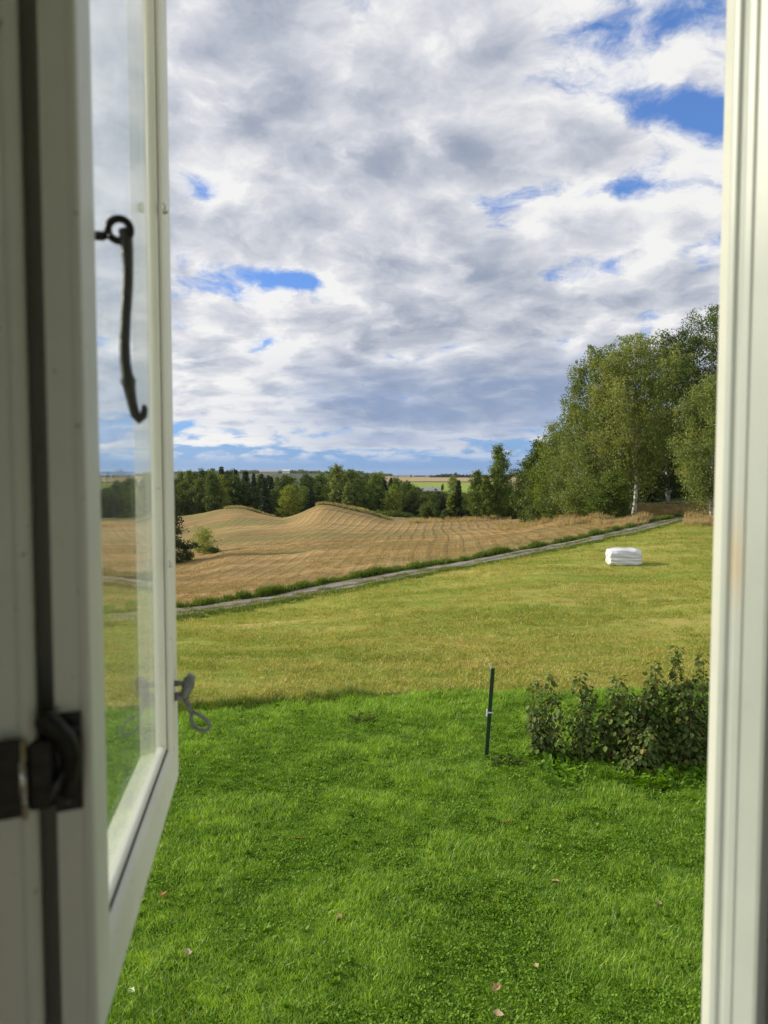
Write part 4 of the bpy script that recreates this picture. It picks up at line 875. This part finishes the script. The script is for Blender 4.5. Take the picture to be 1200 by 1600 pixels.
# ------------------------------------------------------------------ fallen leaves
def fallen(px, py, size, col, label, rz):
    size *= .92; col = (col[0] * .70, col[1] * .84, col[2] * .72)
    D = EYE / float(tdep(py)); p = at(px, D)
    n = 7; V = []; g_ = np.random.default_rng(int(px))
    for i in range(n):
        t = i / (n - 1); w = math.sin(math.pi * min(1, t * .92 + .04)) ** .8 * .42 * (1 + .18 * math.sin(i * 2.6))
        for s in (-1, 0, 1): V.append((s * w * size, (t - .5) * size * 1.3, abs(s) * w * size * .75 + .22 * size * (2 * t - 1) ** 2 + g_.uniform(-.03, .03) * size))
    Fc = [(i * 3 + j, i * 3 + j + 1, i * 3 + j + 4, i * 3 + j + 3) for i in range(n - 1) for j in range(2)]
    b = MB(); b.add(V, Fc); b.tube([(0, -.65 * size, .22 * size), (0, -1.0 * size, .3 * size)], [.0018, .0012], 4)
    key = 'dead_leaf_%d' % int(col[0] * 1000)
    if key not in M: M[key] = simple(key, col, .7, 0, 60, .3, .35)
    o = b.build('fallen_leaf', M[key], None, True); o.location = p + Vector((0, 0, .052)); o.rotation_euler = (g_.uniform(-.5, .1), g_.uniform(-.4, .4), rz)
    tag(o, label, 'leaf', 'fallen leaves on the lawn')
fallen(292, 1496, .085, (.62, .42, .30), 'large pale pinkish fallen leaf on the lawn beside the sash corner', .3)
fallen(206, 1559, .060, (.70, .68, .50), 'cream fallen leaf low on the lawn close to the sash bottom', 1.0)
fallen(256, 1401, .060, (.50, .13, .05), 'rusty red fallen leaf nearest the open sash', 2.0)
fallen(531, 1444, .060, (.52, .24, .17), 'dull pink fallen leaf in the middle of the lawn', .6)
fallen(466, 1315, .065, (.48, .20, .08), 'brown fallen leaf below the dark weed clump', 1.4)
fallen(867, 1384, .085, (.58, .30, .18), 'large salmon brown fallen leaf below the green stake', .5)
fallen(776, 1552, .075, (.56, .31, .16), 'tan fallen leaf near the bottom centre of the lawn', 2.2)
fallen(838, 1516, .055, (.54, .34, .19), 'small tan fallen leaf beside a dandelion low on the lawn', .2)
fallen(1029, 1416, .060, (.57, .36, .22), 'small beige fallen leaf below the raspberry row by the frame', 2.8)
fallen(778, 1594, .065, (.60, .38, .26), 'beige fallen leaf lowest on the lawn', 1.2)
fallen(792, 1290, .050, (.46, .17, .07), 'reddish fallen leaf highest on the lawn below the stake', 1.9)

# ------------------------------------------------------------------ the window
HB = 0.34                                             # sash bottom below the eye
DV = Vector((-0.162, 0.987, 0)).normalized(); NV = Vector((DV.y, -DV.x, 0))      # along the open sash / its room-side normal
P0 = Vector((-(0.5 + .162 * (.965 - 1.239)) * HB, .965 * HB, EYE))
WS = 1.338 * HB                                       # sash width
ZB, ZT = -HB, .70
win = empty('casement_window', (P0.x, P0.y, EYE - HB), 0, 'white painted casement window opened outwards, framing the whole view', 'window')
def wpt(s, n, z): return P0 + DV * s + NV * n + Vector((0, 0, z))
def local(o): o.matrix_parent_inverse = Matrix.Translation(-win.location); return o
def wb(mb, name, m, parent=None, smooth=False, bevel=0):
    o = mb.build(name, M[m], None, smooth, bevel)
    o.parent = parent or win
    if parent is None: o.matrix_parent_inverse = Matrix.Translation(-win.location)
    return o
# sash: profile (distance in from the outer edge, height above the room face), carried round the frame with mitred corners
S0 = .0635                                            # the sash starts beyond the hinge post
prof = [(.0, -.034), (.0, -.006), (.002, -.002), (.007, .0), (.036, .0), (.043, -.0008), (.048, -.0025), (.0500, -.0055), (.0502, -.016), (.0550, -.016), (.0552, -.0062), (.0560, -.0052), (.0578, -.0056), (.0588, -.0075), (.0592, -.0092), (.0592, -.0125), (.0575, -.0145), (.050, -.0170), (.044, -.034)]
sash_root = MB()
corners = [(S0, ZB, 1, 1), (WS, ZB, -1, 1), (WS, ZT, -1, -1), (S0, ZT, 1, -1)]
def side(a, b):
    A, B = corners[a], corners[b]; V = []; n = len(prof)
    for C_ in (A, B):
        for t, h in prof: V.append(wpt(C_[0] + C_[2] * t, h, C_[1] + C_[3] * t))
    m = MB(); m.add(V, [(i, (i + 1) % n, n + (i + 1) % n, n + i) for i in range(n)]); return m
sash = None
for (a, b, nm) in ((3, 0, 'stile'), (1, 2, 'stile'), (0, 1, 'rail'), (2, 3, 'rail')):
    m = side(a, b)
    if sash is None:
        sash = wb(m, 'sash', 'paint')
        sash['label'] = 'hinge side stile of the open sash'
    else:
        o = wb(m, nm, 'paint', sash); 
for o in [sash] + list(sash.children):
    me = o.data
    import bmesh as _b
    bm_ = _b.new(); bm_.from_mesh(me); _b.ops.recalc_face_normals(bm_, faces=bm_.faces); bm_.to_mesh(me); bm_.free()
    md = o.modifiers.new('bevel', 'BEVEL'); md.width = .0012; md.segments = 2; md.limit_method = 'ANGLE'; md.angle_limit = R(30)
gi = .0587
gl = MB(); gl.box(wpt((WS + S0) / 2, -.0108, (ZB + ZT) / 2), ((WS - S0 - 2 * gi) / 2, .0013, (ZT - ZB) / 2 - gi), [DV, NV, Vector((0, 0, 1))]); wb(gl, 'glass_pane', 'glass', sash)
# black strip painting in the shade of the groove between the sash frames
gk = MB()
ta, tb = .0506, .0546
for (s0, s1, z0, z1) in ((S0 + ta, S0 + tb, ZB + ta, ZT - ta), (WS - tb, WS - ta, ZB + ta, ZT - ta), (S0 + tb, WS - tb, ZB + ta, ZB + tb), (S0 + tb, WS - tb, ZT - tb, ZT - ta)):
    gk.box(wpt((s0 + s1) / 2, -.0105, (z0 + z1) / 2), (abs(s1 - s0) / 2, .0052, abs(z1 - z0) / 2), [DV, NV, Vector((0, 0, 1))])
wb(gk, 'groove_shade_strip', 'groove_shade', sash)
# closing screw seen at the groove
sc = MB(); zs = .262; sc.tube([wpt(WS - .0585, .0, zs), wpt(WS - .0585, .0045, zs)], [.0055, .004], 10); wb(sc, 'screw', 'steel', sash, True)
sc = MB(); sc.tube([wpt(WS - .0585, .0, -.092), wpt(WS - .0585, .003, -.092)], [.0035, .003], 10); wb(sc, 'screw', 'steel', sash, True)
# latch handles on the free stile
def latch(zc, nm):
    m = MB(); s0 = WS - .03
    def q(a, h, dn=0): return wpt(s0 + dn, h * .80, zc + a * .68)
    m.tube([q(.018, -.002), q(.018, .008), q(.016, .012)], [.0035, .0030, .0036], 8)           # upper pin
    m.tube([q(-.003, -.002), q(-.003, .006), q(-.006, .013)], [.0048, .0050, .0032], 8)         # lower boss
    m.tube([q(.030, .0165), q(.027, .0195), q(.014, .0180), q(.000, .0135), q(-.008, .0135)], [.0035, .0062, .0066, .0048, .0034], 10)  # thumb piece
    m.tube([q(-.006, .013), q(-.020, .0185), q(-.030, .0215)], [.0034, .0026, .0024], 8)
    loop = []
    for k in range(15):
        t = k / 14; a = -math.pi * .5 + 2 * math.pi * t
        hx = .0305 + .0125 * math.sin(a + math.pi * .5) * math.sin(math.pi * t) ** .5 * 1.0 + .0035 * (1 - math.cos(2 * math.pi * t)) ; zz_ = -.030 - .0155 * (1 - math.cos(2 * math.pi * t)) * .98
        loop.append(q(zz_, hx - .0075 * math.cos(math.pi * t * 0) * (1 - math.sin(math.pi * t)), 0))
    m.tube(loop, [.0021] * 15, 8)
    o = wb(m, 'latch_handle', 'zinc', sash, True); return o
latch(-.236, 0); latch(.533, 1)

# wall frame of reference: along the wall (left jamb to right jamb) and outwards
RJ = Vector((.2378, .50, EYE)); 
WV = (RJ - Vector((P0.x, P0.y, EYE))).normalized(); MV = Vector((-WV.y, WV.x, 0))
OPW = (RJ - P0).length
def jp(w, m_): return (P0 + WV * w + MV * m_)
def plan(name, pts, m, z0=-.55, z1=.95, smooth=False, bevel=.0015, parent=None):
    mb = MB(); mb.prism([(jp(*p).x, jp(*p).y) for p in pts], EYE + z0, EYE + z1)
    import bmesh as _b
    o = wb(mb, name, m, parent, smooth, bevel); bm_ = _b.new(); bm_.from_mesh(o.data); _b.ops.recalc_face_normals(bm_, faces=bm_.faces); bm_.to_mesh(o.data); bm_.free(); return o
fl = plan('left_jamb', [(-.0074, .045), (-.0074, -.002), (-.0085, -.0045), (-.0115, -.0060), (-.0140, -.0045), (-.0150, -.002), (-.0160, -.001), (-.040, -.001), (-.045, -.020), (-.085, -.030), (-.085, .045)], 'paint', bevel=.0007)
_q = [jp(0, 0), jp(.0105, 0), jp(.0115, -.0012), jp(.0130, -.0030), jp(.0152, -.0030), jp(.0165, -.0010), jp(.0167, .002), wpt(.0605, -.004, 0), wpt(.0605, -.05, 0), jp(-.0004, .03)]
_mb = MB(); _mb.prism([(p.x, p.y) for p in _q], EYE - .55, EYE + .95); hp = wb(_mb, 'hinge_post', 'paint', None, False, .0008)
fl['label'] = 'shaded left jamb carrying the hinge'
fr = plan('right_jamb', [(OPW + a_, b_) for a_, b_ in [(.0010, .0004), (.0, -.0008), (.0, -.0048), (.0006, -.0060), (.0018, -.0075), (.0021, -.0095), (.0016, -.0108), (.0006, -.0118), (.0003, -.0130), (.0003, -.0180), (.0012, -.0192), (.0014, -.0200), (.0014, -.0345), (.0024, -.0370), (.0050, -.0385), (.0085, -.0390), (.0088, -.030), (.020, -.030), (.0205, -.047), (.06, -.047), (.06, .045), (.056, .045)]], 'jamb_paint', bevel=.0006)
fr['label'] = 'bright right jamb with a rust run'
def bar(name, z0, z1, m0=-.012, m1=.045):
    mb = MB(); mb.prism([(jp(w, m_).x, jp(w, m_).y) for w, m_ in ((-.015, m0), (OPW + .009, m0), (OPW + .009, m1), (-.015, m1))], EYE + z0, EYE + z1); wb(mb, name, 'paint', None, False, .002)
bar('sill', -.55, -.47, -.05, .07); bar('head', .80, .95)

# hinge
def hinge():
    zc = -.138; U = Vector((0, 0, 1)); Z = Vector((0, 0, EYE))
    def j3(w, m_, z): p = jp(w, m_); return Vector((p.x, p.y, EYE + z))
    m = MB(); m.box(j3(.0056, -.0012, zc + .002), (.0058, .0012, .0235), [WV, MV, U])
    o = wb(m, 'hinge', 'hinge', None, False, .0006); o['label'] = 'black steel hinge with bent latch lever'
    k = MB(); k.box(j3(-.0060, -.0030, zc - .001), (.0064, .0035, .0165), [WV, MV, U]); wb(k, 'knuckle', 'hinge', o, False, .0025)
    c = MB(); c.tube([j3(-.0062, -.0085, zc + .0275), j3(-.0040, -.0090, zc + .0262), j3(-.0005, -.0085, zc + .0225), j3(.0045, -.0075, zc + .0160), j3(.0070, -.0065, zc + .0070), j3(.0066, -.0055, zc - .004), j3(.0040, -.004, zc - .013)], [.0034, .0050, .0052, .0050, .0046, .0038, .0024], 14); wb(c, 'lever', 'hinge', o, True)
    c = MB(); c.tube([j3(-.004, -.0072, zc - .014), j3(.000, -.0078, zc - .007), j3(.004, -.0072, zc + .000)], [.0012, .0018, .0012], 8); wb(c, 'pawl', 'iron_worn', o, True)
    d = MB(); d.box(j3(-.0215, -.0085, zc + .0005), (.0082, .0016, .0178), [WV, MV, U]); wb(d, 'frame_leaf', 'hinge', o, False, .0006)
    b = MB(); b.tube([j3(-.0128, -.0095, zc - .0185), j3(-.0128, -.0095, zc + .0178)], .0013, 12); wb(b, 'hinge_pin', 'brass', o, True)
    b2 = MB(); b2.tube([j3(-.0132, -.0100, zc - .011), j3(-.0132, -.0100, zc + .0085)], .0018, 12); wb(b2, 'hinge_pin', 'steel', o, True)
    for (s, z) in ((.0052, -.0165), (.0092, .018)):
        w = MB(); w.tube([j3(s, -.002, zc + z), j3(s, -.0040, zc + z)], [.0022, .0016], 12); wb(w, 'screw', 'iron_worn', o, True)
hinge()

# iron stay hook hanging from its screw eye
def hook():
    s0 = .137; z0 = .156
    base = wpt(s0, -.004, z0)
    e = empty('stay_hook', base, 0, 'black iron stay hook hanging from a screw eye on the open sash', 'hook')
    X = NV; up = Vector((0, 0, 1)); B = Vector((0, 0, 0)); off = -DV * .0
    def q(a, z, d=0): return X * a + up * z + DV * d
    m = MB(); m.tube([q(-.012, -.004), q(.001, -.0045), q(.004, -.0035)], [.0026, .0030, .0024], 10)
    R0 = .0070; cc = (.0115, .000)
    m.tube([q(cc[0] + R0 * math.cos(t), cc[1] + R0 * math.sin(t)) for t in np.linspace(math.pi * 1.12, -math.pi * .80, 26)], [.0025] * 26, 10); m.build('screw_eye', M['iron'], e, True)
    h = MB(); KH = .90; pts = [(.0135, .001), (.0155, -.006), (.0158, -.014), (.0162, -.024), (.0160, -.036), (.0150, -.050), (.0140, -.064), (.0132, -.080), (.0134, -.094), (.0145, -.103), (.0150, -.1065), (.0156, -.111), (.0172, -.122), (.0190, -.131), (.0215, -.1345), (.0240, -.1315), (.0250, -.1265), (.0246, -.1235)]
    rr = [.0026, .0036, .0034, .0030, .0029, .0029, .0029, .0029, .0030, .0034, .0043, .0034, .0028, .0026, .0024, .0022, .0019, .0013]
    h.tube([q(a, z * KH, .0012) for a, z in pts], [r_ * (1.18 if k_ < 16 else 1.1) for k_, r_ in enumerate(rr)], 12); h.build('hook_bar', M['iron_worn'], e, True)
hook()

# room round the window
house = empty('house', (0, 0, 0), 0, 'dim room of the house around the open window', 'house')
def wallbox(name, w0, w1, m0, m1, z0, z1, m):
    mb = MB(); mb.prism([(jp(w, q).x, jp(w, q).y) for w, q in ((w0, m0), (w1, m0), (w1, m1), (w0, m1))], z0, z1)
    o = mb.build(name, M[m], house); return o
LW, RW = -.086, OPW + .061
wallbox('wall', -2.2, LW, -.05, .06, 0, 6.2, 'house_wall'); wallbox('wall', RW, 2.6, -.05, .06, 0, 6.2, 'house_wall')
wallbox('wall', LW, RW, -.05, .06, 0, EYE - .551, 'house_wall'); wallbox('wall', LW, RW, -.05, .06, EYE + .951, 6.2, 'house_wall')
wallbox('wall', -2.2, -2.1, -.9, -.052, 0, 6.2, 'house_wall'); wallbox('wall', -2.2, -2.1, -3.6, -2.7, 0, 6.2, 'house_wall'); wallbox('wall', -2.2, -2.1, -2.7, -.9, 0, 3.2, 'house_wall'); wallbox('wall', -2.2, -2.1, -2.7, -.9, 4.8, 6.2, 'house_wall'); wallbox('wall', 2.5, 2.6, -3.6, -.052, 0, 6.2, 'house_wall'); wallbox('wall', -2.2, -1.6, -3.7, -3.6, 0, 6.2, 'house_wall'); wallbox('wall', 2.0, 2.6, -3.7, -3.6, 0, 6.2, 'house_wall'); wallbox('wall', -1.6, 2.0, -3.7, -3.6, 0, 3.3, 'house_wall'); wallbox('wall', -1.6, 2.0, -3.7, -3.6, 4.75, 6.2, 'house_wall'); wallbox('wall', .1, .3, -3.7, -3.6, 3.3, 4.75, 'house_wall')  # unseen openings in the left and back walls, added to brighten the room
wallbox('floor', -2.098, 2.498, -3.598, -.052, 2.35, 2.45, 'floorboards'); wallbox('ceiling', -2.098, 2.498, -3.598, -.052, 4.98, 5.08, 'house_wall')
wallbox('roof', -2.5, 2.9, -4.0, .3, 6.2, 6.5, 'floorboards')

# ------------------------------------------------------------------ air
hm, HN = mat('air'); pv = HN.n('ShaderNodeVolumePrincipled', ins={'Color': (.80, .88, 1.0, 1), 'Density': .00004, 'Anisotropy': .2}); HN.nt.links.new(pv.outputs[0], HN.out.inputs['Volume'])
hz = MB(); hz.box((0, 0, -4), (9200, 9200, 46)); hzo = hz.build('haze', hm); tag(hzo, 'thin bluish air over the far fields', kind='stuff')
